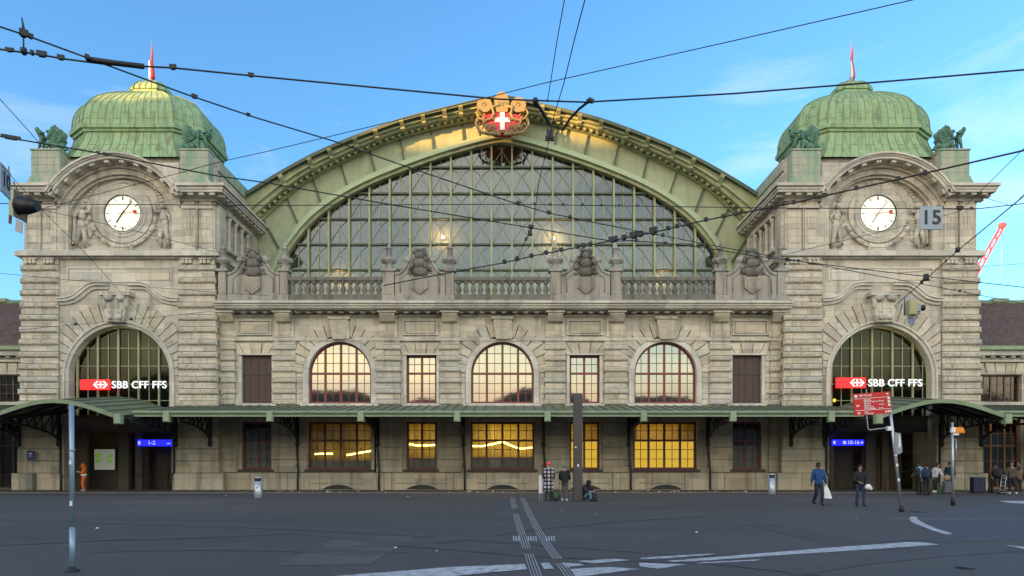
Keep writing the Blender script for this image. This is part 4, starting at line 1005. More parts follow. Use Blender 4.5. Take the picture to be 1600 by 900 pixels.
# attic: pedestals and low wall behind
m = MB()
m.box(TC-6.0, TC+6.0, 48.3, 60, 19.9, 22.35, .3, 0)
for s in (-1, 1):
    c = TC+s*4.92
    m.block(c-.95, c+.95, 20.6, 22.5, YF+.0, 48.4, .04, .5, 1); m.block(c-1.0, c+1.0, 22.5, 22.62, YF-.05, 48.5, .02, .5, 1)
    pr = [(c-s*1.0, 20.0), (c-s*1.0, 20.75), (c+s*.95, 20.75), (c+s*1.02, 20.5), (c+s*1.25, 20.22), (c+s*1.6, 20.05), (c+s*1.6, 20.0)]
    m.prism(pr, YF-.12, 48.4, .4, 1); m.box(c-1.0, c+1.0, 48.4, 50, 20.0, 22.4, .4, 1)
    for zj in (21.05, 21.55, 22.02): m.box(c-.96, c+.96, YF-.008, YF+.02, zj-.012, zj+.012, 1, 2)
    for xj in (-.5, .1, .6): m.box(c+xj-.01, c+xj+.01, YF-.007, YF+.02, 20.6, 22.5, 1, 2)
    x = TC+s*6.0; m.box(*sorted((x, x+s*.12)), 48.5, 60, 21.6, 22.35, .4, 1)
m.build('attic_pedestal', [M['stone'], M['stained'], M['weathered']], T)
# dome: stretched octagon cross sections along a bell shaped profile
DCY = 51.6; BX, BY, FXH, FYH = 4.55, 3.15, 3.05, 1.9
prof_ = [(22.30, -.75), (22.55, -.60), (22.9, -.38), (23.4, -.12), (23.9, .08), (24.25, .16), (24.27, .02), (24.45, -.02), (24.47, -.17), (24.72, -.2), (24.74, -.08), (25.0, .0), (25.4, .02), (25.8, .10), (26.15, .22), (26.6, .50), (27.0, .95), (27.35, 1.5), (27.68, 2.15), (27.95, 2.8), (28.12, 3.18), (28.22, 3.34), (28.36, 3.40), (28.38, 3.28), (28.65, 3.34), (28.9, 3.55), (29.12, 3.9), (29.3, 4.4)]
def octo(ins, z):
    k = (BX-ins)/BX; ky = (BY-ins*BY/BX)/BY
    return [(TC+x*k, DCY+y*ky, z) for x, y in [(-FXH, -BY), (FXH, -BY), (BX, -FYH), (BX, FYH), (FXH, BY), (-FXH, BY), (-BX, FYH), (-BX, -FYH)]]
m = MB()
# subdivide each face into sheets so that tone varies sheet by sheet
nsheet = [12, 3, 7, 3, 12, 3, 7, 3]
seams = MB()
for fidx in range(8):
    n = nsheet[fidx]
    for j in range(n):
        tone = random.random(); brk = random.choice([9, 12, 14])
        for (z0, i0), (z1, i1) in zip(prof_, prof_[1:]):
            A = octo(i0, z0); B = octo(i1, z1); a0_, a1_ = Vector(A[fidx]), Vector(A[(fidx+1) % 8]); b0, b1 = Vector(B[fidx]), Vector(B[(fidx+1) % 8])
            u, v = j/n, (j+1)/n
            m.add([a0_.lerp(a1_, u), a0_.lerp(a1_, v), b0.lerp(b1, v), b0.lerp(b1, u)], [(0, 1, 2, 3)], tone if z0 < 26.1+.3*(j % 2) else random.random()*.5+tone*.5)
    for j in range(n):
        for lo, hi in ((0, 6), (10, 20), (23, 27)):
            if lo == 23 and j % 3: continue
            P = []
            for z, i in prof_[lo:hi]:
                A = octo(i-.02, z); P.append(Vector(A[fidx]).lerp(Vector(A[(fidx+1) % 8]), j/n))
            seams.tube(P, .017 if j else .05, 4, smooth=False)
        if j < n:
            for zz in ((25.15+.42*(j % 2)), (26.35 if j % 2 else 26.75), 22.95+.35*(j % 2)):
                i = [ii for (z, ii) in prof_ if z <= zz][-1]
                for (z0, i0), (z1, i1) in zip(prof_, prof_[1:]):
                    if z0 <= zz < z1: i = i0+(i1-i0)*(zz-z0)/(z1-z0)
                A = octo(i-.012, zz); a, b = Vector(A[fidx]), Vector(A[(fidx+1) % 8]); seams.bar(a.lerp(b, j/n), a.lerp(b, (j+1)/n), .018, .018)
dm = m.build('dome', M['copper'], T); seams.build('dome_seams', M['seam'], dm)
m = MB(); m.tube([(TC, DCY, 29.2), (TC, DCY, 29.5)], [.35, .12], 10); m.tube([(TC, DCY, 29.3), (TC, DCY, 32.4)], [.05, .02], 8)
fp = m.build('flagpole', M['grey'], T)
# furled flag hanging along the pole: red above, white stripe
m = MB()
fl = [(0, 31.8, .02), (.03, 31.3, .06), (-.02, 30.7, .09), (.03, 30.1, .14), (.04, 29.6, .19), (.05, 29.4, .12)]
m.tube([(TC+.06+a, DCY-.05, z) for a, z, r in fl], [r for a, z, r in fl], 9, 0, 0)
m.tube([(TC-.05+a, DCY-.17, z) for a, z, r in fl[2:]], [r*.55 for a, z, r in fl[2:]], 7, 0, 1)
m.build('furled_flag', [M['red'], M['white']], T)
# lunette glazing
m = MB(); r = AR-.26; Yg = 47.98
pts_ = [(TC-r, 5.0), (TC+r, 5.0)]+[(TC+r*math.cos(math.pi*i/24), AZ+r*math.sin(math.pi*i/24)) for i in range(0, 25)]
m.prism(pts_, Yg, Yg+.02); lg = m.build('arched_window_pane', M['dullglass'], T)
m = MB()
for i in range(-4, 6):
    x = TC-.35+i*.68
    if abs(x-TC) < r-.05:
        big = i % 2 == 0; w_ = .055 if big else .02; zt = AZ+math.sqrt(r*r-(x-TC)**2); m.box(x-w_, x+w_, Yg-(.14 if big else .08), Yg-.01, 5.0, zt if big else zt-.25)
for z in (6.0, 7.1, 8.3, 9.5):
    h = r if z < AZ else math.sqrt(r*r-(z-AZ)**2); m.box(TC-h, TC+h, Yg-.05, Yg-.005, z-.02, z+.02)
m.build('green_mullions', M['green'], lg)
m = MB(); m.box(TC-3.5, TC+3.5, 49.6, 49.7, 4.9, 11.3); m.build('lobby_back_wall', M['olivewall'], T)
lm = MB(); lm.ball((TC-2.65, 48.35, 6.05), .11); lm.build('amber_lamp', M['amber'], T)
L = bpy.data.lights.new('lobby', 'POINT'); L.energy = 32; L.color = (1, .84, .5); L.shadow_soft_size = 1.2
lo = bpy.data.objects.new('lobby_light', L); S.collection.objects.link(lo); lo.location = (0.6, 1.6, 9.7); lo.parent = T
# portal below the canopy
m = MB()
m.box(TC-3.6, TC+3.6, 48.2, 48.35, 3.95, 5.0, .2); m.box(TC-3.6, TC+3.6, 48.15, 48.4, 3.9, 4.0, .2)
for a, b in ((-3.6, -2.7), (-.55, .1), (.55, 1.0)): m.box(TC+a, TC+b, 48.3, 48.6, 0, 3.95, .2)
m.box(TC-3.6, TC+3.6, 51.5, 51.6, 0, 4, .2)
m.box(TC-3.55, TC-.6, 50.0, 50.15, 0, 3.95)
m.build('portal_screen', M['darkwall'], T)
m = MB()
for a, b in ((.1, .55), (1.0, 1.9), (1.95, 2.85)):
    m.box(TC+a, TC+b, 50.2, 50.28, .03, 3.0)
    for k in (.2, 1.2, 2.2): m.box(TC+a+.08, TC+b-.08, 50.16, 50.2, k, k+.8)
m.build('portal_door', M['wood'], T)
for i in (1, -1):
    m = MB()
    m.box(*sorted((TC+i*3.55, TC+i*3.75)), YF-.22, 50, 0, 5.0); m.build('portal_jamb', M['plinth'], T)
m = MB(); m.tube([(TC+.6, 48.0, .03), (TC+.6, 48.0, .95), (TC+2.9, 48.4, 1.5), (TC+2.9, 48.4, .03)], .03, 6); m.build('handrail', M['iron'], T)
T2 = copy_tree(T, None, 'right sandstone clock tower with a green copper dome, standing above the leaning red direction sign')
T2.location.x = 24.4
T2['group'] = 'matching clock towers'

# ================================================================== side wings
def wing(name, xa, xb, label, s):
    W_ = thing(name, (xa, 50, 0), label, 'building wing')
    k = 50/F; z = lambda py: 1.5+(731-py)*k
    m = MB(); lo, hi = sorted((xa, xb)); n = 0
    st = xa+s*1.6; wd = 2.9; pitch = 6.4; c = xa+s*3.15; b0 = xa
    while s*(xb-c) > 3:
        l, r_ = sorted((b0, c+s*pitch/2))
        m.wall(l, r_, 5.4, z(565), (c-wd/2, c+wd/2, z(628), z(586), 0), 50, 50.4, .3); m.wall(l, r_, 0, 5.4, (c-wd/2, c+wd/2, .05, z(655), 0), 50, 50.4, .3, 1)
        glazing(W_, c-wd/2, c+wd/2, z(628), z(586), 50.3, 0, 3, 2, [], [.33, .66], M['wood'], M['mirror'] if 0 else M['glass'], .09)
        glazing(W_, c-wd/2, c+wd/2, .05, z(655), 50.3, 0, 3, 2, [.62], [.2, .4, .8], M['orangewood'] if s > 0 else M['wood'], M['glass'], .12, name='door')
        b0 = c+s*pitch/2; c += s*pitch
    l, r_ = sorted((b0, xb)); m.box(l, r_, 50, 50.4, 0, z(565), .3)
    m.box(lo, hi, 58, 58.2, 0, 9, .2)
    m.build('wall', [M['stone'], M['plinth']], W_)
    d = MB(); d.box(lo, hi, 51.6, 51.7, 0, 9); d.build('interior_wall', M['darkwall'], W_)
    q_ = MB(); c = xa+s*3.15
    while s*(xb-c) > 3:
        for e in (-1, 1):
            for j in range(9): zz = .9+j*.8; q_.block(*sorted((c+e*1.65, c+e*3.0)), zz+.01, min(zz+.79, 7.9), 49.86+.05*(j % 2), 50.02, .03)
            q_.box(c+e*1.45-.12 if e < 0 else c+1.45, c-1.45 if e < 0 else c+1.57, 49.9, 50.02, z(628), z(586), 0)
        q_.box(c-1.7, c+1.7, 49.82, 50.02, z(633), z(628.5), 0)
        for k_ in range(6): x = c-1.6+k_*.64; t = (x-c)*.18; q_.prism([(x-0+.01, z(585)), (x+.0+.62, z(585)), (x+.62+t, z(568)), (x+t+.01, z(568))], 49.9, 50.02, random.random())
        c += s*6.4
    q_.build('quoin_blocks', M['stone'], W_)
    e = MB(); e.box(lo, hi, 49.75, 50.1, z(566), z(560), .1); e.box(lo, hi, 49.4, 50.1, z(557), z(549), .1); x = lo+.1
    while x < hi: e.box(x, x+.3, 49.5, 50.1, z(560), z(557.5), .1); x += .7
    e.build('eaves_cornice', M['pale'], W_)
    g_ = MB(); g_.box(lo, hi, 49.2, 49.6, z(549), z(543)); g_.build('gutter', M['gutter'], W_)
    rz = 1.5+(731-473)*55.5/F
    rf = MB(); rf.prismx([(49.3, z(543)), (55.5, rz), (61.5, z(543)), (61.5, z(543)-.2), (49.3, z(543)-.2)], lo, hi); rf.build('roof', M['roof'], W_)
    rg = MB(); rg.tube([(lo, 55.5, rz), (hi, 55.5, rz)], .2, 8); x = lo+1
    while x < hi-2: rg.box(x, x+1.2, 55.2, 55.8, rz+.02, rz+.28); x += 2.6
    rg.build('ridge', M['gutter'], W_)
    return W_
wing('side_wing', -32.3, -75, 'low sandstone wing with a brown tiled roof, left of the left clock tower', -1)
wing('side_wing', 30.9, 75, 'low sandstone wing with brown tiled roof and orange wood door, beside the right clock tower', 1)

# ================================================================== canopy along the whole front
K = thing('entrance_canopy', (-.643, 47.8, 0), 'long green sheet metal canopy on black iron brackets, arching up over both station entrances', 'canopy')
T2X = 24.4; YC = 42.5; YV = 40.6; HV = 3.55
def zc(y): return 5.66-(47.9-y)*(.82/5.4)
spans = [(-76, TC-HV), (TC+HV, T2X-HV), (T2X+HV, 76)]
for a, b in spans:
    m = MB(); n = max(2, int((b-a)/.62))
    for i in range(n):
        x0, x1 = a+(b-a)*i/n, a+(b-a)*(i+1)/n
        m.prismx([(YC, zc(YC)), (47.9, zc(47.9)), (47.9, zc(47.9)-.06), (YC, zc(YC)-.06)], x0, x1-.002, random.random())
        m.prismx([(YC, zc(YC)+.05), (47.9, zc(47.9)+.05), (47.9, zc(47.9)), (YC, zc(YC))], x1-.03, x1+.012, 0, 1)
    for y in (43.8, 45.3, 46.7): m.box(a, b, y-.06, y+.06, zc(y)-.22, zc(y)-.065, 0, 2)
    m.box(a, b, YC+.05, YC+.2, zc(YC)-.34, zc(YC)-.1, 0, 2)
    m.build('roof_sheet', [M['canopy'], M['greend'], M['iron']], K)
    m = MB(); m.box(a, b, YC-.16, YC+.04, zc(YC)-.31, zc(YC)-.20); m.box(a, b, YC-.20, YC+.04, zc(YC)-.20, zc(YC)-.08, 0, 1); m.box(a, b, YC-.24, YC+.02, zc(YC)-.08, zc(YC)+.03, 0, 0)
    m.build('gutter', [M['gutter'], M['greend']], K)
def vf(u): u = min(1, abs(u)); return .5*(.5+.5*math.cos(math.pi*u))+.5*(1-u**3)
for c in (TC, T2X):
    us = [k/16-1 for k in range(33)]; m = MB()
    def zz(u, y): t = (y-YV)/(47.3-YV); return 4.45+.85*t+.88*vf(u)
    ys = [YV, 42.3, 44, 45.6, 47.25]
    for i in range(32):
        for y0, y1 in zip(ys, ys[1:]):
            for dz, tt in ((0, 0), (-.07, 0)):
                m.add([(c+us[i]*HV, y0, zz(us[i], y0)+dz), (c+us[i+1]*HV, y0, zz(us[i+1], y0)+dz), (c+us[i+1]*HV, y1, zz(us[i+1], y1)+dz), (c+us[i]*HV, y1, zz(us[i], y1)+dz)], [(0, 1, 2, 3)], random.random())
    for k in range(2, 32, 3): m.tube([(c+us[k]*HV, y, zz(us[k], y)+.02) for y in ys], .035, 4, 0, 1, False)
    m.build('arched_roof', [M['canopy'], M['greend']], K)
    m = MB(); P = [(c+u*HV, zz(u, YV)) for u in us]
    m.path(P, [(.06, YV-.10), (.06, YV+.04), (-.16, YV+.04), (-.16, YV-.06)]); m.build('arched_rim', M['gutter'], K)
    m = MB()
    for y in (41.0, 43, 45, 46.8): m.path([(c+u*HV*.99, zz(u, y)-.1) for u in us], [(0, y-.06), (0, y+.06), (-.16, y+.06), (-.16, y-.06)])
    for s in (-1, 1): m.bar((c+s*HV*.99, YV, zz(1, YV)-.12), (c+s*HV*.99, 47.3, zz(1, 47.3)-.12), .14, .22)
    m.build('arched_rib', M['iron'], K)
    for s in (-1, 1):
        m = MB(); m.block(c+s*(HV+.1)-.2, c+s*(HV+.1)+.2, 3.98, 4.55, YV-.18, YV+.2, .04); m.build('gutter_head', M['gutter'], K)
def bracket(x, yw, yf, zf):
    m = MB(); zt = 5.2 if yw > 47.6 else 5.15
    m.box(x-.09, x+.09, yw-.16, yw, 3.0, zt); m.lathe(x, yw-.12, [(.02, 2.86), (.13, 2.95), (.15, 3.1), (.1, 3.2)], 8)
    up = lambda y: zf+(zt-zf)*(y-yf)/(yw-yf)-.1
    m.bar((x, yf, up(yf)), (x, yw-.1, up(yw-.1)), .12, .12)
    N = 10; L = []
    for i in range(N+1):
        t = i/N; a = t*math.pi/2; y = yw-.12-(yw-yf-.2)*(1-math.cos(a))/1.0; L.append((x, y, 3.25+(up(yf)-.12-3.25)*math.sin(a)))
    for a, b in zip(L, L[1:]): m.bar(a, b, .11, .12)
    for i in (3, 5, 6, 7, 8): m.bar(L[i], (x, L[i][1], up(L[i][1])), .07, .07)
    for i, j in ((0, 3), (3, 5), (5, 6), (6, 7), (7, 8)): m.bar(L[j], (x, L[i][1], up(L[i][1])), .06, .06)
    m.build('bracket', M['iron'], K)
for x in (-14.3, -8.93, -3.24, 2.1, 7.78, 13.05):
    bracket(x, 47.85, YC+.1, 4.5)
    m = MB(); m.block(x-.19, x+.19, 4.22, 4.86, YC-.30, YC+.02, .04); m.build('gutter_head', M['gutter'], K)
for x in (-19.85, 18.35): bracket(x, 47.2, YC+.1, 4.5)
for x in (TC+5.55, T2X-5.55):
    m = MB(); m.block(x-.19, x+.19, 4.2, 4.86, YC-.30, YC+.02, .04); m.build('gutter_head', M['gutter'], K)
for c in (TC, T2X):
    for s in (-1, 1):
        for o in (3.85, 6.45):
            if (c == TC and s > 0) or (c == T2X and s < 0):
                if o > 5: continue
            bracket(c+s*o, 47.2, 42.0 if o > 5 else 41.4, 4.4)
for x in (-38.5, -45, 37, 43.5): bracket(x, 49.9, YC+.1, 4.5)
for c in (TC, T2X):
    for s in (-1, 1):
        m = MB(); x = c+s*3.72; m.tube([(x, YF-.3, 4.4), (x, YF-.3, 1.2), (x-s*.12, YF-.42, .95), (x-s*.12, YF-.42, .03)], .075, 8); m.build('downpipe', M['iron'], K)
for px, y in ((391, 45.6), (438, 45), (500, 45), (785, 45.5), (1175, 45)):
    m = MB(); m.box(PX(px, y)-.25, PX(px, y)+.25, y-.08, y+.08, zc(y)-.36, zc(y)-.23); m.build('canopy_lamp', M['white'], K)
for c, dx in ((TC, -.1), (TC, .55), (T2X, -.7), (T2X, .2)):
    m = MB(); m.lathe(c+dx, 42.2, [(.12, 4.95), (.15, 5.1), (.15, 5.2)], 10); m.build('canopy_lamp', M['white'], K)

# ================================================================== bronze winged figures on the towers
def statue(cx, flip, label):
    t = thing('bronze_statue', (cx, 47.95, 22.62), label, 'statue', 'bronze winged figures on the tower pedestals'); s = flip; x = cx; z = 22.62; y = 47.95
    x0_ = x; x = x+s*.16
    m = MB()
    # crouching winged beast, tail to the dome, neck reaching outwards
    m.ball((x+s*.35, y, z+.38), (.55, .32, .36), 10, 8); m.ball((x-s*.02, y, z+.62), (.34, .28, .42), 10, 8)
    m.tube([(x-s*.05, y, z+.75), (x-s*.22, y, z+1.1), (x-s*.18, y, z+1.36), (x-s*.36, y, z+1.42)], [.22, .16, .14, .07], 8)
    m.ball((x-s*.30, y, z+1.38), (.19, .13, .12), 8, 6)
    for e in (-1, 1):
        m.tube([(x-s*.1, y+e*.18, z+.5), (x-s*.3, y+e*.2, z+.28), (x-s*.24, y+e*.2, z+.04), (x-s*.42, y+e*.2, z+.03)], [.15, .10, .08, .06], 6)
        m.tube([(x+s*.55, y+e*.2, z+.4), (x+s*.35, y+e*.24, z+.16), (x+s*.6, y+e*.24, z+.05)], [.2, .12, .08], 6)
    m.tube([(x+s*.7, y, z+.35), (x+s*.95, y, z+.16), (x+s*.85, y-.15, z+.06), (x+s*.55, y-.3, z+.08)], [.2, .12, .09, .03], 6)
    m.build('beast', M['bronze'], t)
    for e in (-1, 1):
        w = MB(); out = [(-.02, .78), (.0, 1.18), (.10, 1.46), (.30, 1.60), (.50, 1.54), (.76, 1.34), (.80, 1.18), (.70, .98), (.78, .78), (.66, .60), (.52, .46), (.3, .5)]
        pts = [(x+s*a, z+b) for a, b in out]; w.prism(pts, y+e*.30-.035, y+e*.30+.035)
        for a, b in out[3:11]: w.tube([(x+s*.02, y+e*.26, z+.8), (x+s*(a*.55+.02), y+e*.35, z+b*.6+.36), (x+s*a*.98, y+e*.33, z+b*.98)], [.07, .05, .03], 5)
        w.tube([(x-s*.05, y+e*.24, z+.75), (x+s*.02, y+e*.32, z+1.2), (x+s*.16, y+e*.34, z+1.5), (x+s*.42, y+e*.34, z+1.64)], [.1, .09, .08, .04], 6)
        w.build('wing', M['bronze'], t)
    x = x0_
    h = MB(); h.ball((x-s*.88, y-.02, z+1.50), (.15, .14, .17), 8, 6); h.tube([(x-s*.50, y, z+.95), (x-s*.62, y, z+1.15), (x-s*.76, y, z+1.34), (x-s*.86, y, z+1.44)], [.20, .22, .20, .08], 8)
    h.tube([(x-s*.5, y-.1, z+1.0), (x-s*.62, y-.12, z+.55), (x-s*.70, y-.12, z+.05)], [.15, .11, .07], 6); h.tube([(x-s*.46, y+.12, z+1.0), (x-s*.52, y+.12, z+.55), (x-s*.56, y+.12, z+.05)], [.15, .11, .07], 6)
    h.tube([(x-s*.74, y-.2, z+1.3), (x-s*.5, y-.26, z+1.16), (x-s*.26, y-.22, z+1.2)], [.09, .07, .05], 6); h.tube([(x-s*.76, y+.18, z+1.3), (x-s*.8, y+.2, z+1.0), (x-s*.66, y+.15, z+.8)], [.09, .07, .05], 6)
    h.box(x-.98, x+.98, y-.38, y+.38, z, z+.05); h.tube([(x-s*.45, y, z+1.0), (x-s*.15, y, z+.9)], [.12, .1], 6)
    h.build('rider', M['bronze'], t)
statue(TC-4.92, 1, 'green bronze winged figure on the outer left pedestal of the left clock tower'); statue(TC+4.92, -1, 'green bronze winged figure on the inner pedestal of the left clock tower, before its dome')
statue(T2X-4.92, 1, 'green bronze winged figure on the inner pedestal of the right clock tower, before its dome'); statue(T2X+4.92, -1, 'green bronze winged figure on the outer right pedestal of the right clock tower')

# ================================================================== signs on the building
def station_sign(xp, yt, yb_, xl, xr, label):
    d = 47.05; t = thing('station_sign', (PX((xp[0]+xr)/2, d), d, PZ(yb_, d)), label, 'station sign', 'lit railway name signs over the entrances')
    x0, x1, z0, z1 = PX(xp[0], d), PX(xp[1], d), PZ(yb_, d), PZ(yt, d); m = MB(); m.box(x0, x1, d, d+.14, z0, z1); m.build('red_panel', M['litred'], t)
    cx = x0+(x1-x0)*.70; cz = (z0+z1)/2; h = (z1-z0)*.36; m = MB(); y0, y1 = d-.02, d+.01; w = h*.22
    m.box(cx-h*1.05, cx+h*1.05, y0, y1, cz-w*.8, cz+w*.8); m.box(cx-w*.8, cx+w*.8, y0-.003, y1, cz-h, cz+h)
    for s in (-1, 1):
        m.prism([(cx+s*h*2.0, cz), (cx+s*h*1.02, cz+h), (cx+s*h*.42, cz+h), (cx+s*h*1.42, cz), (cx+s*h*.42, cz-h), (cx+s*h*1.02, cz-h)], y0-.006, y1)
    m.build('arrow_emblem', M['litwhite'], t)
    o = text('SBB CFF FFS', 0, 0, 0, 1, 'lettering', M['litwhite'], None, .012, 'LEFT', ext=.03)
    vs = [v.co.copy() for v in o.data.vertices]; a = min(v.x for v in vs); b = max(v.x for v in vs); c = min(v.z for v in vs); e = max(v.z for v in vs)
    X0_, X1_, Z0_, Z1_ = PX(xl, d), PX(xr, d), cz-(z1-z0)*.36, cz+(z1-z0)*.36
    for v in o.data.vertices: v.co = Vector((X0_+(v.co.x-a)/(b-a)*(X1_-X0_), v.co.y+d+.02, Z0_+(v.co.z-c)/(e-c)*(Z1_-Z0_)))-t.location
    o.parent = t
    m = MB()
    for x in (x0+.3, x1-.3, X0_+.8, X1_-.8): m.box(x-.02, x+.02, d+.02, d+.95, cz-.03, cz+.03)
    m.box(x0, X1_, d+.10, d+.15, cz-.06, cz+.0); m.build('mounting_rail', M['iron'], t)
station_sign((125, 171), 593, 609, 174.5, 260, 'lit red and white railway sign over the left entrance')
station_sign((1307, 1353), 590, 606, 1357, 1441, 'lit red and white railway sign over the right entrance')
def info_sign(a, b, yt, yb_, marks, label):
    d = 47.9; x0, x1, z0, z1 = PX(a, d), PX(b, d), PZ(yb_, d), PZ(yt, d); t = thing('platform_sign', ((x0+x1)/2, d, z0), label, 'platform sign', 'blue lit platform signs')
    m = MB(); m.box(x0, x1, d, d+.15, z0, z1); m.build('panel', M['litblue'], t)
    m = MB(); h = z1-z0
    for k, (u, v, kind) in enumerate(marks):
        xa, xb = x0+(x1-x0)*u, x0+(x1-x0)*v
        if kind == 'box': m.box(xa, xb, d-.012, d+.01, z0+.25*h, z1-.22*h)
        if kind == 'dash': m.box(xa, xb, d-.012, d+.01, z0+.34*h, z0+.46*h)
        if kind == 'arrow': m.box(xa, (xa+xb)/2, d-.012, d+.01, z0+.44*h, z0+.56*h); m.prism([((xa+xb)/2-.02, z0+.22*h), (xb, z0+.5*h), ((xa+xb)/2-.02, z0+.78*h)], d-.013, d+.01)
    m.build('pictogram', M['litwhite'], t)
    for s_, u in (('1-2', .42),) if a < 500 else (('10', .55), ('-', .66), ('16', .77)):
        text(s_, x0+(x1-x0)*u, d-.01, (z0+z1)/2, h*.85, 'lettering', M['litwhite'], t, .006)
    m = MB(); 
    for x in (x0+.3, x1-.3): m.box(x-.015, x+.015, d+.05, d+.09, z1, 3.95)
    m.build('hanger', M['iron'], t)
info_sign(214.5, 268, 687, 697, [(.03, .09, 'box'), (.86, .97, 'dash')], 'blue lit platform sign hanging in the left entrance')
info_sign(1301, 1350, 687, 696, [(.02, .09, 'box'), (.33, .43, 'box'), (.88, .98, 'arrow')], 'blue lit platform sign with an arrow in the right entrance')
t = thing('poster_case', (TC-2.4, 49.9, 1.4), 'lit white poster with green patches on the wall inside the left entrance', 'poster')
d = 49.9; x0, x1, z0, z1 = PX(148, d), PX(180, d), PZ(734, d), PZ(702, d)
MB().box(x0-.08, x1+.08, 49.86, 49.98, z0-.08, z1+.08).build('case', M['black'], t); p_ = MB(); p_.box(x0, x1, 49.845, 49.87, z0, z1).build('sheet', M['poster'], t)
m = MB()
for cx_, cz_, a, b in ((-.42, .27, .26, .16), (.40, .22, .15, .14), (-.48, -.10, .2, .14), (.36, -.12, .22, .13), (-.35, .05, .12, .08), (.3, .08, .12, .06)):
    c0, c1 = (x0+x1)/2+cx_, (z0+z1)/2+cz_; m.prism([(c0+a*math.cos(k)*(1+.25*math.sin(3*k)), c1+b*math.sin(k)) for k in [i*.628 for i in range(10)]], 49.838, 49.86)
m.build('green_patches', M['postergreen'], t)
t = thing('notice_stand', (PX(47, 46.8), 46.8, 0), 'small blue notice plate above a grey cabinet by the left tower wall', 'notice board')
d = 46.8; m = MB(); m.box(PX(42, d), PX(53, d), d, d+.05, PZ(719, d), PZ(704, d)); m.build('blue_plate', painted('blue plate', (.02, .045, .17), .5), t)
m = MB(); m.box(PX(45, d), PX(50, d), d-.01, d, PZ(709.5, d), PZ(708, d)); m.box(PX(45, d), PX(49, d), d-.01, d, PZ(713, d), PZ(712, d)); m.build('plate_marks', M['white'], t)
m = MB(); m.box(PX(42, d), PX(42.6, d), d, d+.04, .02, PZ(704, d)); m.box(PX(52.6, d), PX(53.2, d), d, d+.04, .02, PZ(704, d)); m.build('post', M['grey'], t)
m = MB(); m.block(PX(42, d)+.03, PX(53, d)-.03, .05, PZ(739, d), d-.12, d+.25, .03); m.build('cabinet', painted('stone grey cabinet', (.2, .19, .17), .6), t)

# ================================================================== street furniture
d = GD(893); x = PX(113, d)
t = thing('steel_post', (x, d, 0), 'tall plain blue grey post in the left foreground', 'post')
m = MB(); m.tube([(x, d, 0), (x, d, .62)], .040, 16); m.tube([(x, d, .62), (x, d, .64)], [.040, .034], 16); m.tube([(x-.0, d, .62), (x-.012, d, PZ(633, d))], .034, 16); m.build('shaft', M['bluepole'], t)
m = MB(); m.lathe(x, d, [(.10, .0), (.10, .02), (.06, .035), (.045, .07)], 16); m.build('base_collar', M['iron'], t)
m = MB(); m.tube([(x, d, PZ(705, d)), (x, d, PZ(702, d))], .041, 14); m.build('ring', M['grey'], t)
m = MB(); m.ball((x-.012, d, PZ(633, d)), (.036, .036, .014), 12, 5); m.build('cap', M['grey'], t)
m = MB(); m.box(x-.012, x+.02, d-.045, d-.03, .95, 1.02); m.box(x-.02, x+.01, d-.045, d-.03, 1.55, 1.61); m.build('sticker', M['white'], t)
# dark slab column
d = GD(783); x0, x1 = PX(896, d), PX(909.5, d)
t = thing('slab_column', ((x0+x1)/2, d, 0), 'tall dark brown square steel column in front of the station', 'column')
m = MB(); m.block(x0, x1, 0, PZ(615, d), d-.2, d+.2, .01); m.build('shaft', M['pillar'], t)
m = MB(); m.box(x0+.16, x0+.23, d-.206, d-.198, 1.55, 1.66); m.box(x0+.05, x0+.12, d-.206, d-.198, 2.4, 2.45); m.build('sticker', M['white'], t)
m = MB(); m.box(x0-.03, x1+.03, d-.23, d+.23, 0, .05); m.build('base_plate', M['iron'], t)
# litter bins
def bin_(px, py, top, w, label):
    d = GD(py); x = PX(px, d); h = (py-top)*d/F; t = thing('litter_bin', (x, d, 0), label, 'litter bin', 'steel litter bins'); r = w*d/F/2
    z = .0 if d < YK else .02
    m = MB(); m.lathe(x, d, [(r*.9, z), (r, z+.04), (r, h*.80), (r*.55, h*.80)], 20); m.lathe(x, d, [(r*.5, h*.93), (r, h*.93), (r*1.0, h*.985), (r*.8, h)], 20)
    for s in (-1, 1): m.box(x+s*r*.93-.02, x+s*r*.93+.02, d-.05, d+.05, h*.78, h*.95)
    m.build('steel_shell', M['steel'], t); m = MB(); m.lathe(x, d, [(r*.86, h*.80), (r*.86, h*.93)], 16); m.build('dark_inlet', M['black'], t)
    m = MB(); m.box(x-.03, x+.03, d-r-.012, d-r+.02, h*.45, h*.55); m.build('label_plate', M['grey'], t)
bin_(403.5, 778.5, 745, 13, 'tall steel litter bin in front of the brown shuttered left windows'); bin_(1206, 773, 740, 11, 'tall steel litter bin left of the man in a blue jacket')
# leaning direction sign
d = GD(800); xb, zt_ = PX(1409, d), PZ(612, d); xt = PX(1387.5, d)
t = thing('direction_sign', (xb, d, 0), 'leaning grey signpost with a red city direction board full of white text', 'direction sign')
def on(z): return xb+(xt-xb)*z/zt_
m = MB(); m.tube([(xb, d, 0), (xt, d, zt_)], .048, 14); m.build('post', M['steel'], t)
m = MB(); m.lathe(xb, d, [(.09, 0), (.085, .16), (.06, .22)], 12); m.build('foot', M['iron'], t)
def P2(px, py, y=d): return (PX(px, y), PZ(py, y))
c = [P2(1330.5, 616), P2(1388.5, 612), P2(1390.5, 646), P2(1333.5, 650)]
m = MB(); m.prism(c, d-.10, d-.05); bd = m.build('red_board', M['red'], t)
ang = math.atan2(c[1][1]-c[0][1], c[1][0]-c[0][0]); ux = Vector((c[1][0]-c[0][0], c[1][1]-c[0][1])); uz = Vector((c[3][0]-c[0][0], c[3][1]-c[0][1]))
def bp(u, v): q_ = Vector(c[0])+ux*u+uz*v; return q_
m = MB()
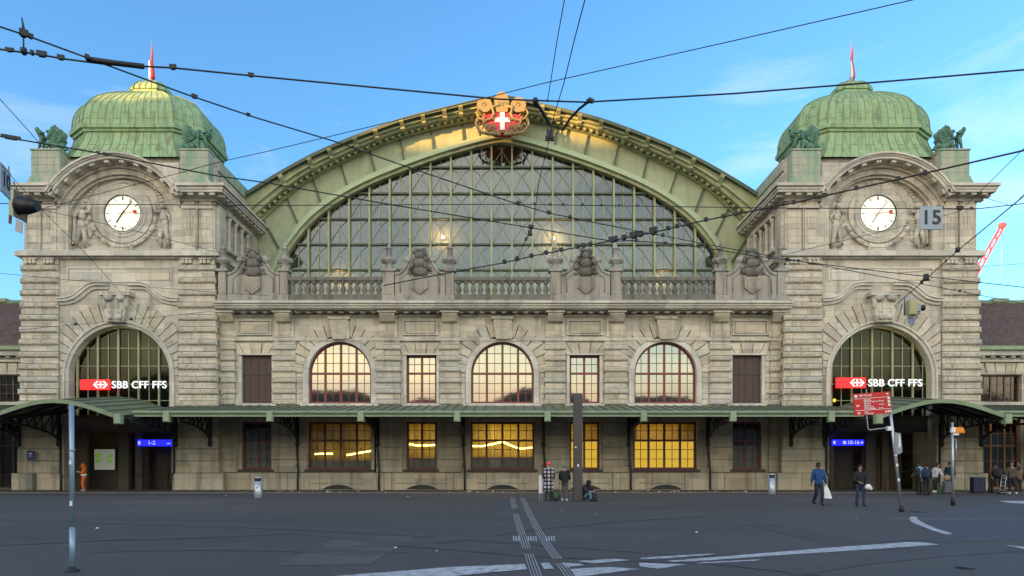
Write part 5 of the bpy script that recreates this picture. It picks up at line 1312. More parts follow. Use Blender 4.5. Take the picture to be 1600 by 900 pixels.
for v in (.24, .78): a, b = bp(.02, v), bp(.98, v); m.bar((a.x, d-.105, a.y), (b.x, d-.105, b.y), .012, .014)
for (u, v) in ((.10, .56), (.11, .90)):
    p = bp(u, v); m.prism([(p.x-.06, p.y), (p.x+.01, p.y+.05), (p.x+.01, p.y-.05)], d-.108, d-.10); m.box(p.x, p.x+.06, d-.108, d-.10, p.y-.016, p.y+.016)
p = bp(.92, .10); m.prism([(p.x+.05, p.y), (p.x-.01, p.y+.045), (p.x-.01, p.y-.045)], d-.108, d-.10); m.box(p.x-.06, p.x, d-.108, d-.10, p.y-.014, p.y+.014)
p = bp(.07, .12); m.box(p.x-.045, p.x+.045, d-.108, d-.10, p.y-.045, p.y+.045)
for u in (.84, .90, .95): p = bp(u, .90); m.box(p.x-.025, p.x+.025, d-.108, d-.10, p.y-.03, p.y+.03)
for v in (.30, .45, .60): p = bp(.94, v); m.box(p.x-.04, p.x+.04, d-.108, d-.10, p.y-.04, p.y+.04)
m.build('pictogram', M['white'], bd)
lines = [('SBB Gundeli', .16, .11, .065), ('Altstadt', .27, .32, .055), ('Messe Kongress', .27, .40, .055), ('Theater', .27, .48, .055), ('Museen', .27, .56, .055), ('Universitat', .27, .64, .055), ('Aeschenplatz', .27, .72, .055), ('Zoo', .27, .86, .055), ('Heuwaage', .27, .94, .055), ('10 min', .66, .40, .05), ('15 min', .66, .56, .05), ('5 min', .66, .72, .05)]
for s_, u, v, sz in lines:
    p = bp(u, v); text(s_, p.x, d-.104, p.y, sz*1.25, 'lettering', M['white'], bd, .002, 'LEFT', ry=-math.degrees(ang), ext=.003)
m = MB(); a, b, e = P2(1353, 650), P2(1355, 672), P2(1390, 668)
m.tube([(a[0], d-.05, a[1]+.06), (a[0], d-.05, a[1]), (b[0], d-.05, b[1]+.04), (b[0]+.04, d-.05, b[1]), (e[0], d-.05, e[1])], .018, 8); m.tube([(P2(1353, 612)[0], d-.03, P2(1353, 608)[1]), (a[0], d-.03, a[1])], .018, 8)
m.build('support_bracket', M['steel'], t)
m = MB(); p = P2(1389, 669); m.box(p[0]-.08, p[0]+.08, d-.08, d+.06, p[1]-.08, p[1]+.06); m.build('clamp', M['white'], t)
m = MB(); a = [P2(1396, 676), P2(1405, 677), P2(1408, 706), P2(1403, 710), P2(1397, 708)]; m.prism(a, d-.09, d-.05); m.build('grey_plate', M['grey'], t)
m = MB(); a = P2(1403, 690); m.prism([(a[0]-.03, a[1]-.22), (a[0]+.05, a[1]-.15), (a[0]+.02, a[1]+.2), (a[0]-.02, a[1]+.22)], d-.10, d-.088); m.build('plate_scuff', M['white'], t)
m = MB()
for k, (z, c_) in enumerate(((1.9, 0), (1.55, 0), (1.05, 0))): m.box(on(z)-.04, on(z)+.03, d-.055, d-.03, z, z+.09)
m.build('sticker', M['white'], t)
# thin pole with orange sign
d = GD(790); x = PX(1489, d)
t = thing('route_marker_post', (x, d, 0), 'thin grey pole with a small orange sign in front of the waiting travellers', 'sign post')
m = MB(); m.tube([(x, d, 0), (x-.02, d, PZ(660, d))], .045, 12); m.build('pole', M['steel'], t)
m = MB(); m.lathe(x, d, [(.08, 0), (.08, .3), (.05, .34)], 10); m.build('foot', M['iron'], t)
m = MB(); m.prism([(PX(1490.5, d), PZ(667.5, d)), (PX(1503, d), PZ(668, d)), (PX(1505.5, d), PZ(676.5, d)), (PX(1490.5, d), PZ(677, d))], d-.1, d-.06); m.build('orange_plate', painted('orange plate', (.85, .26, .01), .45), t)
m = MB(); m.box(PX(1485, d), PX(1490.3, d), d-.11, d+.02, PZ(676, d), PZ(668, d)); m.box(PX(1487, d), PX(1496, d), d-.1, d-.06, PZ(680, d), PZ(677.5, d)); m.build('white_plate', M['white'], t)
m = MB(); m.tube([(PX(1494, d), d, PZ(687, d)), (PX(1494, d), d, PZ(718, d))], .018, 8); m.bar((x, d, PZ(687, d)), (PX(1494, d), d, PZ(687, d)), .03); m.bar((x, d, PZ(716, d)), (PX(1494, d), d, PZ(716, d)), .03); m.build('side_rail', M['steel'], t)

# ================================================================== litter on the pavement
rnd = random.Random(11); i = 0
spots = [(rnd.uniform(360, 1180), 767.6+rnd.uniform(0, 3)) for _ in range(38)]+[(p, 768+rnd.uniform(-.3, 2.5)) for p in (372, 408, 455, 470, 512, 531, 560, 603, 640, 690, 702, 747, 770, 802, 812, 950, 962, 985, 993, 1003, 1012, 1030, 1060, 1078, 1166)]+[(353, 775.5), (637, 776.5), (878, 798), (931, 804.5), (1088, 832), (1338, 810), (618, 857), (682, 861), (152, 826)]
base = MB(); base.add([(-.11, -.05, .004), (.02, -.08, .004), (.12, -.02, .02), (.07, .07, .035), (-.05, .08, .004), (-.02, 0, .06)], [(0, 1, 5), (1, 2, 5), (2, 3, 5), (3, 4, 5), (4, 0, 5)])
bo = None
for px, py in spots:
    d = GD(py)
    if bo is None:
        bo = base.build('paper_scrap', M['white']); o = bo; tag(bo, 'small white scrap of litter lying on the ground of the square', 'litter', 'scraps of litter on the ground')
    else: o = bo.copy(); S.collection.objects.link(o)
    o.location = (PX(px, d), d, .032 if d > YK else .006); o.rotation_euler = (0, 0, rnd.uniform(0, 6)); s_ = rnd.uniform(.35, .9)*(1 if d > 28 else .5); o.scale = (s_, s_, s_)

# ================================================================== people
def skin_mesh(V, E, root=0, sub=1):
    me = bpy.data.meshes.new('s'); me.from_pydata([v[0] for v in V], E, []); o = bpy.data.objects.new('s', me); S.collection.objects.link(o)
    sk = o.modifiers.new('k', 'SKIN'); sk.use_smooth_shade = True
    for i, v in enumerate(V):
        r = v[1]; r = r if isinstance(r, tuple) else (r, r); me.skin_vertices[0].data[i].radius = r; me.skin_vertices[0].data[i].use_root = (i == root)
    ss = o.modifiers.new('u', 'SUBSURF'); ss.levels = sub; ss.render_levels = sub
    bpy.context.view_layer.update(); dg = bpy.context.evaluated_depsgraph_get()
    out = bpy.data.meshes.new_from_object(o.evaluated_get(dg)); bpy.data.objects.remove(o)
    for p in out.polygons: p.use_smooth = True
    return out
def link(name, me, mat, parent):
    me.materials.clear(); me.materials.append(mat); o = bpy.data.objects.new(name, me); S.collection.objects.link(o); o.parent = parent; return o
CM = {}
def cloth(col, rough=.85):
    if col not in CM:
        def f(n, b):
            v = coords(n); n1 = noise(n, 9, 5, v, .7); c = mixc(n, ramp(n, n1.outputs[0], .35, .75), col, tuple(x*.6 for x in col)); n.links.new(c, b.inputs['Base Color'])
            b.inputs['Roughness'].default_value = rough; bump(n, b, n1.outputs[0], .8, .03)
        CM[col] = material('cloth %d' % len(CM), f)
    return CM[col]
def check(n, b):
    t = node(n, 'ShaderNodeNewGeometry'); sp = node(n, 'ShaderNodeSeparateXYZ'); n.links.new(t.outputs['Position'], sp.inputs[0])
    def st(o, ph):
        a = node(n, 'ShaderNodeMath', operation='MULTIPLY'); n.links.new(o, a.inputs[0]); a.inputs[1].default_value = 1/.17
        f = node(n, 'ShaderNodeMath', operation='FRACT'); n.links.new(a.outputs[0], f.inputs[0]); g_ = node(n, 'ShaderNodeMath', operation='GREATER_THAN'); n.links.new(f.outputs[0], g_.inputs[0]); g_.inputs[1].default_value = ph; return g_.outputs[0]
    m = node(n, 'ShaderNodeMath', operation='MULTIPLY'); n.links.new(st(sp.outputs[0], .45), m.inputs[0]); n.links.new(st(sp.outputs[2], .45), m.inputs[1])
    c = mixc(n, m.outputs[0], (.025, .022, .035), (.55, .50, .52)); n.links.new(c, b.inputs['Base Color']); b.inputs['Roughness'].default_value = .9
def person(x, y, rz, h, label, top, legs, head=None, skin='skin', pose=None, shoes=(.02, .02, .02), topmat=None, long=0, hood=False, group=None, band=False, z=0.):
    t = thing('person', (x, y, z), label, 'person', group); t.rotation_euler.z = R(rz); k = h/1.75
    p = dict(pelvis=(0, 0, .95), chest=(0, 0, 1.32), neck=(0, .01, 1.50), head=(0, -.01, 1.63), ls=(.19, .01, 1.42), rs=(-.19, .01, 1.42),
             le=(.25, .03, 1.15), re=(-.25, .03, 1.15), lh=(.26, -.06, .90), rh=(-.26, -.06, .90), lk=(.10, -.02, .50), rk=(-.10, -.02, .50), la=(.11, .03, .09), ra=(-.11, .03, .09))
    if pose: p.update(pose)
    q_ = {a: Vector(b)*k for a, b in p.items()}
    P, C, N, H_ = q_['pelvis'], q_['chest'], q_['neck'], q_['head']
    up = (H_-N).normalized()
    V = [(P, (.12*k, .10*k)), (P.lerp(C, .5), (.115*k, .09*k)), (C, (.15*k, .10*k)), (N.lerp(C, .15), (.075*k, .07*k)), (N, .052*k), (H_-up*.05*k, (.062*k, .072*k)), (H_+up*.03*k, (.078*k, .092*k)), (H_+up*.10*k, (.060*k, .070*k))]
    E = [(0, 1), (1, 2), (2, 3), (3, 4), (4, 5), (5, 6), (6, 7)]
    for s in 'lr':
        b = len(V); sh, el, hd = q_[s+'s'], q_[s+'e'], q_[s+'h']; dr = (hd-el).normalized()
        V += [(sh, .062*k), (el, .042*k), (hd, (.032*k, .028*k)), (hd+dr*.05*k, (.040*k, .020*k)), (hd+dr*.09*k, (.036*k, .015*k))]; E += [(2, b), (b, b+1), (b+1, b+2), (b+2, b+3), (b+3, b+4)]
        b = len(V); hp = P+Vector(((.09 if s == 'l' else -.09)*k, 0, -.06*k)); V += [(hp, .095*k), (q_[s+'k'], .058*k), (q_[s+'a'], .040*k)]; E += [(0, b), (b, b+1), (b+1, b+2)]
    me = skin_mesh(V, E, 0, 1)
    # fingers, nose and ears belong to the same continuous body mesh
    f = MB()
    for s in 'lr':
        hd = q_[s+'h']; dr = (hd-q_[s+'e']).normalized(); sd = Vector((1, 0, 0)); sd = (sd-dr*sd.dot(dr)).normalized(); sd2 = dr.cross(sd); sg = 1 if s == 'l' else -1
        wv = sd2  # palm faces the thigh, so fingers lie side by side front to back
        for i, L in enumerate((.070, .080, .074, .058)):
            b0 = hd+dr*.085*k+wv*(-.027+.018*i)*k; cu = -sd*sg
            f.tube([b0, b0+dr*L*.5*k+cu*.006*k, b0+dr*L*.85*k+cu*.022*k], [.0095*k, .009*k, .006*k], 5)
        th = hd+dr*.03*k-wv*.03*k; f.tube([th, th+dr*.03*k-wv*.022*k, th+dr*.06*k-wv*.022*k-sd*sg*.01*k], [.012*k, .010*k, .007*k], 5)
    fw = Vector((0, -1, 0)); fw = (fw-up*fw.dot(up)).normalized(); rt = up.cross(fw)
    f.tube([H_+fw*.07*k+up*.045*k, H_+fw*.105*k+up*.0*k, H_+fw*.08*k-up*.01*k], [.010*k, .017*k, .010*k], 5)
    for s in (-1, 1): f.ball(H_+rt*s*.083*k+up*.01*k, (.012*k, .02*k, .032*k), 6, 4)
    fm = bpy.data.meshes.new('f'); fm.from_pydata([tuple(v) for v in f.v], [], f.f); bm = bmesh.new(); bm.from_mesh(me); bm.from_mesh(fm); bm.to_mesh(me); bm.free()
    for pl_ in me.polygons: pl_.use_smooth = True
    link('body', me, M[skin], t)
    e = MB()
    for s in (-1, 1): e.ball(H_+fw*.083*k+rt*s*.032*k+up*.025*k, (.014*k, .012*k, .008*k), 6, 4); e.ball(H_+fw*.085*k+rt*s*.032*k+up*.043*k, (.02*k, .01*k, .004*k), 6, 4)
    e.ball(H_+fw*.088*k-up*.045*k, (.024*k, .008*k, .006*k), 6, 4)
    m_ = MB(); m_.v, m_.f, m_.t, m_.m, m_.sm = e.v, e.f, e.t, e.m, e.sm
    me2 = bpy.data.meshes.new('face_features'); me2.from_pydata([tuple(v) for v in e.v], [], e.f); link('face_features', me2, cloth((.05, .02, .018)), t)
    # jacket
    V = [(P+Vector((0, 0, -.09*k-long*k)), ((.175+.045*bool(long)+.10*(long > .3))*k, (.145+.035*bool(long)+.06*(long > .3))*k)), (P.lerp(C, .45), (.172*k, .140*k)), (C, (.200*k, .145*k)), (N.lerp(C, .25), (.11*k, .095*k)), (N, (.075*k, .075*k))]
    E = [(0, 1), (1, 2), (2, 3), (3, 4)]
    for s in 'lr':
        b = len(V); sh, el, hd = q_[s+'s'], q_[s+'e'], q_[s+'h']; V += [(sh, .098*k), (el, .078*k), (el.lerp(hd, .92), .058*k)]; E += [(2, b), (b, b+1), (b+1, b+2)]
    jk = link('jacket', skin_mesh(V, E, 1, 1), topmat or cloth(top), t)
    if band:
        for zz_ in (.42, .60):
            c_ = P.lerp(C, zz_-.3); b_ = MB(); b_.tube([c_, c_+(C-P).normalized()*.05*k], .175*k, 14); bme = bpy.data.meshes.new('b'); bme.from_pydata([tuple(v) for v in b_.v], [], b_.f); link('reflective_band', bme, M['white'], jk)
    V = [(P+Vector((0, 0, .04*k)), (.145*k, .12*k))]; E = []
    for s in 'lr':
        b = len(V); hp = P+Vector(((.09 if s == 'l' else -.09)*k, 0, -.08*k)); a = q_[s+'a']; V += [(hp, .108*k), (q_[s+'k'], .078*k), (q_[s+'k'].lerp(a, .6), .066*k), (a+Vector((0, 0, .01)), .062*k)]; E += [(0, b), (b, b+1), (b+1, b+2), (b+2, b+3)]
    link('trousers', skin_mesh(V, E, 0, 1), cloth(legs), t)
    for s in 'lr':
        a = q_[s+'a']; b_ = MB(); b_.ball((a.x, a.y-.06*k, max(a.z-.045*k, .04)), (.05*k, .135*k, .045*k), 10, 6); b_.ball((a.x, a.y, a.z), (.05*k, .06*k, .06*k), 8, 5)
        sm_ = bpy.data.meshes.new('shoe'); sm_.from_pydata([tuple(v) for v in b_.v], [], b_.f); link('shoe', sm_, cloth(shoes), t)
    if head:
        col, kind = head; b_ = MB(); back = -fw
        if kind == 'hair': b_.ball(H_+up*.055*k+back*.034*k, (.096*k, .098*k, .092*k), 12, 8); b_.ball(H_+back*.05*k-up*.01*k, (.085*k, .07*k, .09*k), 10, 6)
        if kind == 'long': b_.ball(H_+up*.055*k+back*.036*k, (.104*k, .098*k, .094*k), 12, 8); b_.ball(H_+back*.06*k-up*.08*k, (.10*k, .07*k, .16*k), 10, 6)
        if kind == 'hat': b_.ball(H_+up*.06*k+back*.005*k, (.108*k, .118*k, .105*k), 12, 8); b_.tube([H_+up*.02*k, H_+up*.06*k], [.108*k, .112*k], 14)
        if kind == 'hood': b_.ball(H_+up*.03*k+back*.055*k, (.13*k, .125*k, .155*k), 12, 8); b_.ball(N+back*.03*k, (.13*k, .12*k, .08*k), 10, 6)
        hm = bpy.data.meshes.new('h'); hm.from_pydata([tuple(v) for v in b_.v], [], b_.f)
        for pl_ in hm.polygons: pl_.use_smooth = True
        link({'hair': 'hair', 'long': 'hair', 'hat': 'knitted_hat', 'hood': 'hood'}[kind], hm, cloth(col), t)
    return t, q_
def walk(f=1): return dict(lk=(.09, -.14*f, .52), la=(.08, -.10*f, .10), rk=(-.08, .02*f, .50), ra=(-.07, .26*f, .14))
def bag_obj(name, x, y, z, parts, label, cat, group=None):
    t = thing(name, (x, y, z), label, cat, group)
    for nm, mb, mt in parts: mb.build(nm, mt, t)
    return t
def pack(x, y, z, w, h, dd, col, label, name='backpack', cat='backpack'):
    m = MB(); m.ball((x, y, z+h*.5), (w*.55, dd*.55, h*.52), 12, 8); m.ball((x, y-dd*.3, z+h*.3), (w*.42, dd*.4, h*.28), 10, 6)
    s_ = MB()
    for e in (-1, 1): s_.tube([(x+e*w*.3, y-dd*.2, z+h*.95), (x+e*w*.4, y+dd*.5, z+h*.7), (x+e*w*.35, y+dd*.4, z+h*.2)], .018, 6)
    s_.tube([(x-.05, y, z+h), (x, y, z+h+.05), (x+.05, y, z+h)], .012, 6)
    return bag_obj(name, x, y, z, [('sack', m, cloth(col)), ('strap', s_, M['black'])], label, cat)
def case(x, y, w, h, dd, col, label, handle=.3, z=.0):
    m = MB(); m.block(x-w/2, x+w/2, z+.06, z+h, y-dd/2, y+dd/2, .04)
    for i in range(4): m.box(x-w/2+.06+i*(w-.16)/3, x-w/2+.09+i*(w-.16)/3, y-dd/2-.012, y-dd/2+.01, z+.12, z+h-.08)
    hd = MB(); hd.tube([(x-w*.3, y+dd*.3, z+h), (x-w*.3, y+dd*.3, z+h+handle), (x+w*.3, y+dd*.3, z+h+handle), (x+w*.3, y+dd*.3, z+h)], .014, 6)
    t = bag_obj('suitcase', x, y, z, [('shell', m, cloth(col, .5)), ('pull_handle', hd, M['steel'])], label, 'suitcase')
    for e in (-1, 1):
        wh = MB(); wh.tube([(x+e*w*.38-.02, y, z+.045), (x+e*w*.38+.02, y, z+.045)], .045, 10); wh.build('wheel', M['black'], t)
    return t
ORG = (.85, .17, .01)
x, y = PX(131, 45.6), 45.6
person(x, y, -55, 1.72, 'person in bright orange work clothes looking down at a phone in the left entrance', ORG, ORG, (ORG, 'hood'), pose=dict(le=(.26, -.08, 1.18), lh=(.12, -.30, 1.24), re=(-.26, -.08, 1.18), rh=(-.10, -.30, 1.26), head=(0, -.07, 1.60), lk=(.10, -.10, .51), la=(.10, -.02, .09)), shoes=(.5, .5, .48), band=True, z=.02)
d = GD(783); 
person(PX(857, d), d, 172, 1.74, 'person in a long black and white checked coat and coral red knitted hat', (.5, .5, .5), (.02, .02, .02), ((.85, .09, .08), 'hat'), topmat=material('checked coat', check), long=.52, pose=dict(lh=(.20, -.22, 1.02), rh=(-.20, -.22, 1.02)), shoes=(.03, .03, .03))
person(PX(882, d), d-.1, 160, 1.62, 'person in a black padded jacket, grey green hat and checked trousers beside the dark column', (.013, .013, .016), (.10, .085, .09), ((.13, .18, .15), 'hat'), pose=dict(lh=(.22, -.2, 1.0), rh=(-.16, -.28, 1.05), lk=(.10, -.04, .5)), shoes=(.6, .68, .7), long=.06)
person(PX(917, d), d-.05, 35, 1.65, 'person in dark clothes sitting on the ground against the dark column', (.015, .02, .025), (.10, .22, .27), ((.01, .01, .012), 'hood'), pose=dict(pelvis=(0, .10, .20), chest=(0, .02, .56), neck=(0, -.06, .72), head=(0, -.14, .82), ls=(.18, 0, .65), rs=(-.18, 0, .65), le=(.24, -.20, .50), re=(-.24, -.20, .50), lh=(.10, -.40, .48), rh=(-.10, -.40, .48), lk=(.14, -.36, .50), rk=(-.14, -.36, .50), la=(.13, -.42, .09), ra=(-.13, -.42, .09)))
pack(PX(925.5, d), d-.25, .0, .34, .46, .24, (.02, .022, .025), 'black backpack with white patch standing beside the seated person')
m = MB(); m.block(PX(842.5, d), PX(848.5, d), .32, 1.16, d+.25, d+.5, .03); m2 = MB(); m2.tube([(PX(844, d), d+.4, 1.16), (PX(844, d), d+.4, 1.3), (PX(847.5, d), d+.4, 1.3), (PX(847.5, d), d+.4, 1.16)], .012, 6); 
m3 = MB()
for px in (843.5, 847.5): m3.box(PX(px, d)-.02, PX(px, d)+.02, d+.3, d+.45, 0, .33)
bag_obj('folding_board', PX(845.5, d), d+.38, 0, [('panel', m, M['white']), ('carry_handle', m2, M['grey']), ('stand_leg', m3, M['grey'])], 'narrow upright white board standing left of the checked coat', 'board')
m = MB(); xq = PX(869, d-.1); m.ball((xq, d+.1, .24), (.20, .16, .24), 10, 7); m4 = MB(); m4.tube([(xq-.08, d+.1, .44), (xq, d+.1, .56), (xq+.08, d+.1, .44)], .014, 6)
bag_obj('shopping_bag', xq, d+.1, 0, [('sack', m, cloth((.05, .09, .06))), ('handle', m4, M['black'])], 'dark green bag on the ground between the two standing people by the column', 'bag')
d = GD(790)
P_, q5 = person(PX(1279, d), d, 8, 1.70, 'person in a blue jacket and dark jeans walking with a white carrier bag', (.012, .075, .22), (.015, .02, .045), ((.012, .009, .008), 'hair'), 'skind', pose={**walk(), 'lh': (.33, -.04, .88), 'le': (.28, .03, 1.14), 'rh': (-.25, .10, .92)}, long=.02)
xb_, zb_ = PX(1291, d), .34
m = MB(); m.add([(xb_-.19, d-.09, .30), (xb_+.20, d-.09, .28), (xb_+.20, d+.05, .28), (xb_-.19, d+.05, .30), (xb_-.14, d-.07, .55), (xb_+.12, d-.07, .55), (xb_+.12, d+.03, .55), (xb_-.14, d+.03, .55), (xb_-.05, d-.03, .80), (xb_+.03, d-.03, .80), (xb_+.03, d+.0, .80), (xb_-.05, d, .80)],
    [(0, 3, 2, 1), (0, 1, 5, 4), (1, 2, 6, 5), (2, 3, 7, 6), (3, 0, 4, 7), (4, 5, 9, 8), (5, 6, 10, 9), (6, 7, 11, 10), (7, 4, 8, 11), (8, 9, 10, 11)])
m2 = MB(); m2.tube([(xb_-.01, d-.02, .79), (xb_+.0, d-.04, .85)], .022, 6)
bag_obj('carrier_bag', xb_, d, .28, [('bag_body', m, M['white']), ('handle', m2, M['white'])], 'white plastic carrier bag hanging from the hand of the man in blue', 'carrier bag')
d = GD(791)
person(PX(1344, d), d, -6, 1.60, 'person in black jacket and jeans holding a small white bag, right of the blue jacket', (.012, .012, .014), (.03, .045, .10), ((.015, .01, .008), 'long'), pose={'lk': (.12, -.10, .50), 'la': (.12, -.08, .09), 'rk': (-.11, 0, .50), 'ra': (-.12, .10, .10), 'lh': (.12, -.24, .86), 'le': (.26, -.02, 1.14), 'rh': (-.10, -.26, 1.02), 're': (-.26, -.04, 1.12)}, long=.05)
m = MB(); xx = PX(1350, d); m.ball((xx, d-.34, .76), (.13, .07, .11), 10, 7); m.ball((xx+.10, d-.33, .70), (.08, .05, .07), 8, 5); m2 = MB(); m2.tube([(xx-.05, d-.33, .84), (xx-.04, d-.3, .88), (xx+.0, d-.33, .84)], .012, 6)
bag_obj('white_bag', xx, d-.34, .66, [('pouch', m, M['white']), ('handle', m2, M['white'])], 'small crumpled white bag in the hands of the woman in black', 'bag')
g1 = 'travellers waiting by the right entrance'
def gp(px, py, rz, h, *a, **k): d = GD(py); return person(PX(px, d), d, rz, h, *a, group=g1, **k)
gp(1437, 772.5, 200, 1.82, 'person in a light blue jacket and black trousers near the right entrance', (.13, .30, .42), (.012, .012, .014), ((.02, .015, .01), 'hair'), pose=dict(lh=(.2, -.25, 1.05)))
pack(PX(1431, 40.2), 40.0, 1.0, .30, .48, .22, (.02, .018, .02), 'dark backpack worn by the person in the light blue jacket')
gp(1448, 774, 190, 1.74, 'person seen from behind in a dark navy jacket and large navy backpack', (.012, .018, .045), (.014, .014, .02), ((.015, .012, .01), 'hair'), long=.05)
pack(PX(1449, 38.6), 38.75, .92, .40, .56, .26, (.012, .022, .06), 'large navy backpack on the person seen from behind')
gp(1461, 769.5, 25, 1.80, 'person in a white and pink jacket with a black scarf and white shoes', (.58, .55, .58), (.016, .018, .03), ((.05, .03, .02), 'hair'), shoes=(.75, .75, .75), pose=dict(chest=(0, -.08, 1.30), neck=(0, -.16, 1.47), head=(0, -.2, 1.60), ls=(.19, -.09, 1.4), rs=(-.19, -.09, 1.4), lh=(.28, -.35, .95), le=(.28, -.18, 1.12)))
gp(1484, 768.5, -10, 1.84, 'person in a dark blue jacket by the tower wall behind the orange sign pole', (.012, .03, .06), (.012, .012, .014), ((.06, .03, .02), 'hair'))
case(PX(1480, 41.5), 41.5, .42, .72, .28, (.10, .105, .115), 'grey trolley suitcase beside the tower wall behind the thin pole'); 
m = MB(); xx = PX(1479, 41.5); m.ball((xx, 41.45, .92), (.19, .15, .18), 12, 8); m2 = MB(); m2.tube([(xx-.06, 41.45, 1.08), (xx, 41.45, 1.13), (xx+.06, 41.45, 1.08)], .012, 6)
bag_obj('tan_bag', xx, 41.45, .74, [('sack', m, cloth((.30, .22, .13))), ('handle', m2, M['black'])], 'round tan bag lying on the grey trolley suitcase', 'bag')
case(PX(1470.5, 41.8), 41.8, .36, .42, .24, (.06, .14, .035), 'small green suitcase left of the grey trolley suitcase', .15)
g1 = 'travellers with luggage at the right edge'
gp(1548, 770.5, 15, 1.76, 'person in a brown jacket bending over a big navy suitcase', (.075, .05, .03), (.05, .042, .032), ((.05, .03, .02), 'hair'), pose=dict(chest=(0, -.12, 1.27), neck=(0, -.24, 1.42), head=(0, -.3, 1.54), ls=(.19, -.14, 1.36), rs=(-.19, -.14, 1.36), re=(-.30, -.25, 1.12), rh=(-.38, -.42, .95), le=(.26, -.2, 1.12), lh=(.24, -.3, .9)))
case(PX(1528, 42.0), 42.0, .70, .95, .42, (.008, .016, .045), 'big navy suitcase with a pale strap, left of the bending person', .06)
m = MB(); 
gp(1566, 771, 195, 1.72, 'person with a black backpack leaning towards a silver luggage trolley', (.012, .012, .016), (.02, .02, .028), ((.01, .01, .01), 'hood'), pose=dict(chest=(0, -.15, 1.26), neck=(0, -.3, 1.38), head=(0, -.38, 1.47), ls=(.19, -.18, 1.34), rs=(-.19, -.18, 1.34)))
pack(PX(1564, 41.6), 41.9, .88, .52, .66, .34, (.012, .012, .016), 'bulky black backpack on the person leaning over the luggage trolley')
gp(1581, 772, -20, 1.82, 'person in a mottled olive jacket and dark trousers with white shoes, raising a hand', (.075, .065, .05), (.012, .014, .02), ((.04, .02, .015), 'hair'), shoes=(.7, .7, .7), pose={'lh': (.24, -.25, 1.62), 'le': (.32, -.12, 1.32), 'lk': (.15, -.12, .5), 'la': (.2, -.02, .09)})
gp(1592, 770, 170, 1.60, 'person in a tan coat half hidden behind the olive jacket', (.16, .11, .07), (.03, .025, .02), ((.25, .15, .08), 'hair'))
gp(1603, 771, 60, 1.74, 'person in a teal jacket cut off by the right edge of the picture', (.01, .08, .13), (.012, .012, .014), ((.02, .015, .01), 'hair'), shoes=(.7, .7, .7))
d = 40.6; x = PX(1566, d); t = thing('luggage_trolley', (x, d, 0), 'folded silver luggage trolley standing on the pavement among the travellers', 'luggage trolley')
m = MB()
for e in (-.13, .13): m.tube([(x+e-.08, d-.1, .12), (x+e+.16, d+.1, 1.0)], .018, 6)
for k in range(4): u = .15+k*.25; m.tube([(x-.13-.08+.24*u, d-.1+.2*u, .12+.88*u), (x+.13-.08+.24*u, d-.1+.2*u, .12+.88*u)], .014, 6)
m.tube([(x+.03, d+.1, 1.0), (x+.16, d+.12, 1.08), (x+.29, d+.1, 1.0)], .018, 6); m.box(x-.28, x+.12, d-.35, d-.1, .09, .11); m.build('frame', M['steel'], t)
for e in (-.18, .12):
    w = MB(); w.tube([(x-.08+e-.02, d-.06, .09), (x-.08+e+.02, d-.06, .09)], .09, 14); w.build('wheel', M['black'], t)

# ================================================================== overhead line
ZW = 7.0
def wp(px, py, zh=ZW): d = (zh-1.5)*F/(731-py); return (PX(px, d), d, zh)
def wire(pts, r, label, clamps=(), zh=ZW, thick=()):
    P = [wp(a, b, zh) for a, b in pts]; c = Vector(P[len(P)//2]); t = thing('overhead_wire', tuple(P[0]), label, 'overhead wire', 'overhead line over the square')
    m = MB(); m.tube(P, r, 6); m.build('cable', M['iron'], t)
    def at_(px):
        for a, b in zip(pts, pts[1:]):
            if min(a[0], b[0]) <= px <= max(a[0], b[0]): u = (px-a[0])/(b[0]-a[0]) if b[0] != a[0] else 0; return Vector(wp(px, a[1]+(b[1]-a[1])*u, zh)), (Vector(wp(*b, zh))-Vector(wp(*a, zh))).normalized()
        return Vector(P[0]), Vector((1, 0, 0))
    for px, L, h in clamps:
        p, dr = at_(px); k = p.y/F; m = MB(); m.bar(p-dr*L*k*.5+Vector((0, 0, h*k*.35)), p+dr*L*k*.5+Vector((0, 0, h*k*.35)), h*k*.7, h*k)
        m.bar(p-dr*L*k*.3-Vector((0, 0, h*k*.1)), p+dr*L*k*.3-Vector((0, 0, h*k*.1)), h*k, h*k*.5); m.build('clamp', M['iron'], t)
    return t
wire([(-60, 22), (40, 55), (130, 88), (290, 147), (400, 184), (520, 220), (640, 262), (800, 316), (858, 333), (925, 347), (986, 359)], .011, 'thick dark cable falling from the upper left edge to the clamps before the hall window', [(37, 12, 9), (48, 7, 6), (136, 6, 6), (304, 9, 5), (388, 6, 4), (858, 8, 4), (891, 5, 4), (810, 6, 5)])
wire([(-60, 70), (0, 77), (60, 85), (100, 92), (170, 101), (270, 106), (400, 119), (600, 138), (780, 155), (925, 160)], .012, 'thick dark cable from the left edge over the left flagpole to the hall crest', [(65, 14, 7), (50, 5, 6), (95, 10, 6), (15, 12, 5), (270, 10, 6), (392, 9, 5), (37, 8, 8)])
wire([(135, 92), (175, 98), (225, 104)], .035, 'stout horizontal cable sleeve at the upper left where two cables cross')
wire([(925, 159), (1150, 146), (1400, 126), (1600, 109), (1700, 101)], .012, 'dark cable from the hall crest rising across the right flagpole to the right edge', [(925, 7, 5)])
wire([(-60, 204), (0, 213), (160, 240), (340, 275), (420, 286), (600, 318), (800, 351), (951, 376)], .012, 'dark cable from the left edge over the left clock pediment to the hall window clamps', [(17, 26, 5), (153, 5, 3), (165, 8, 3), (830, 8, 5)])
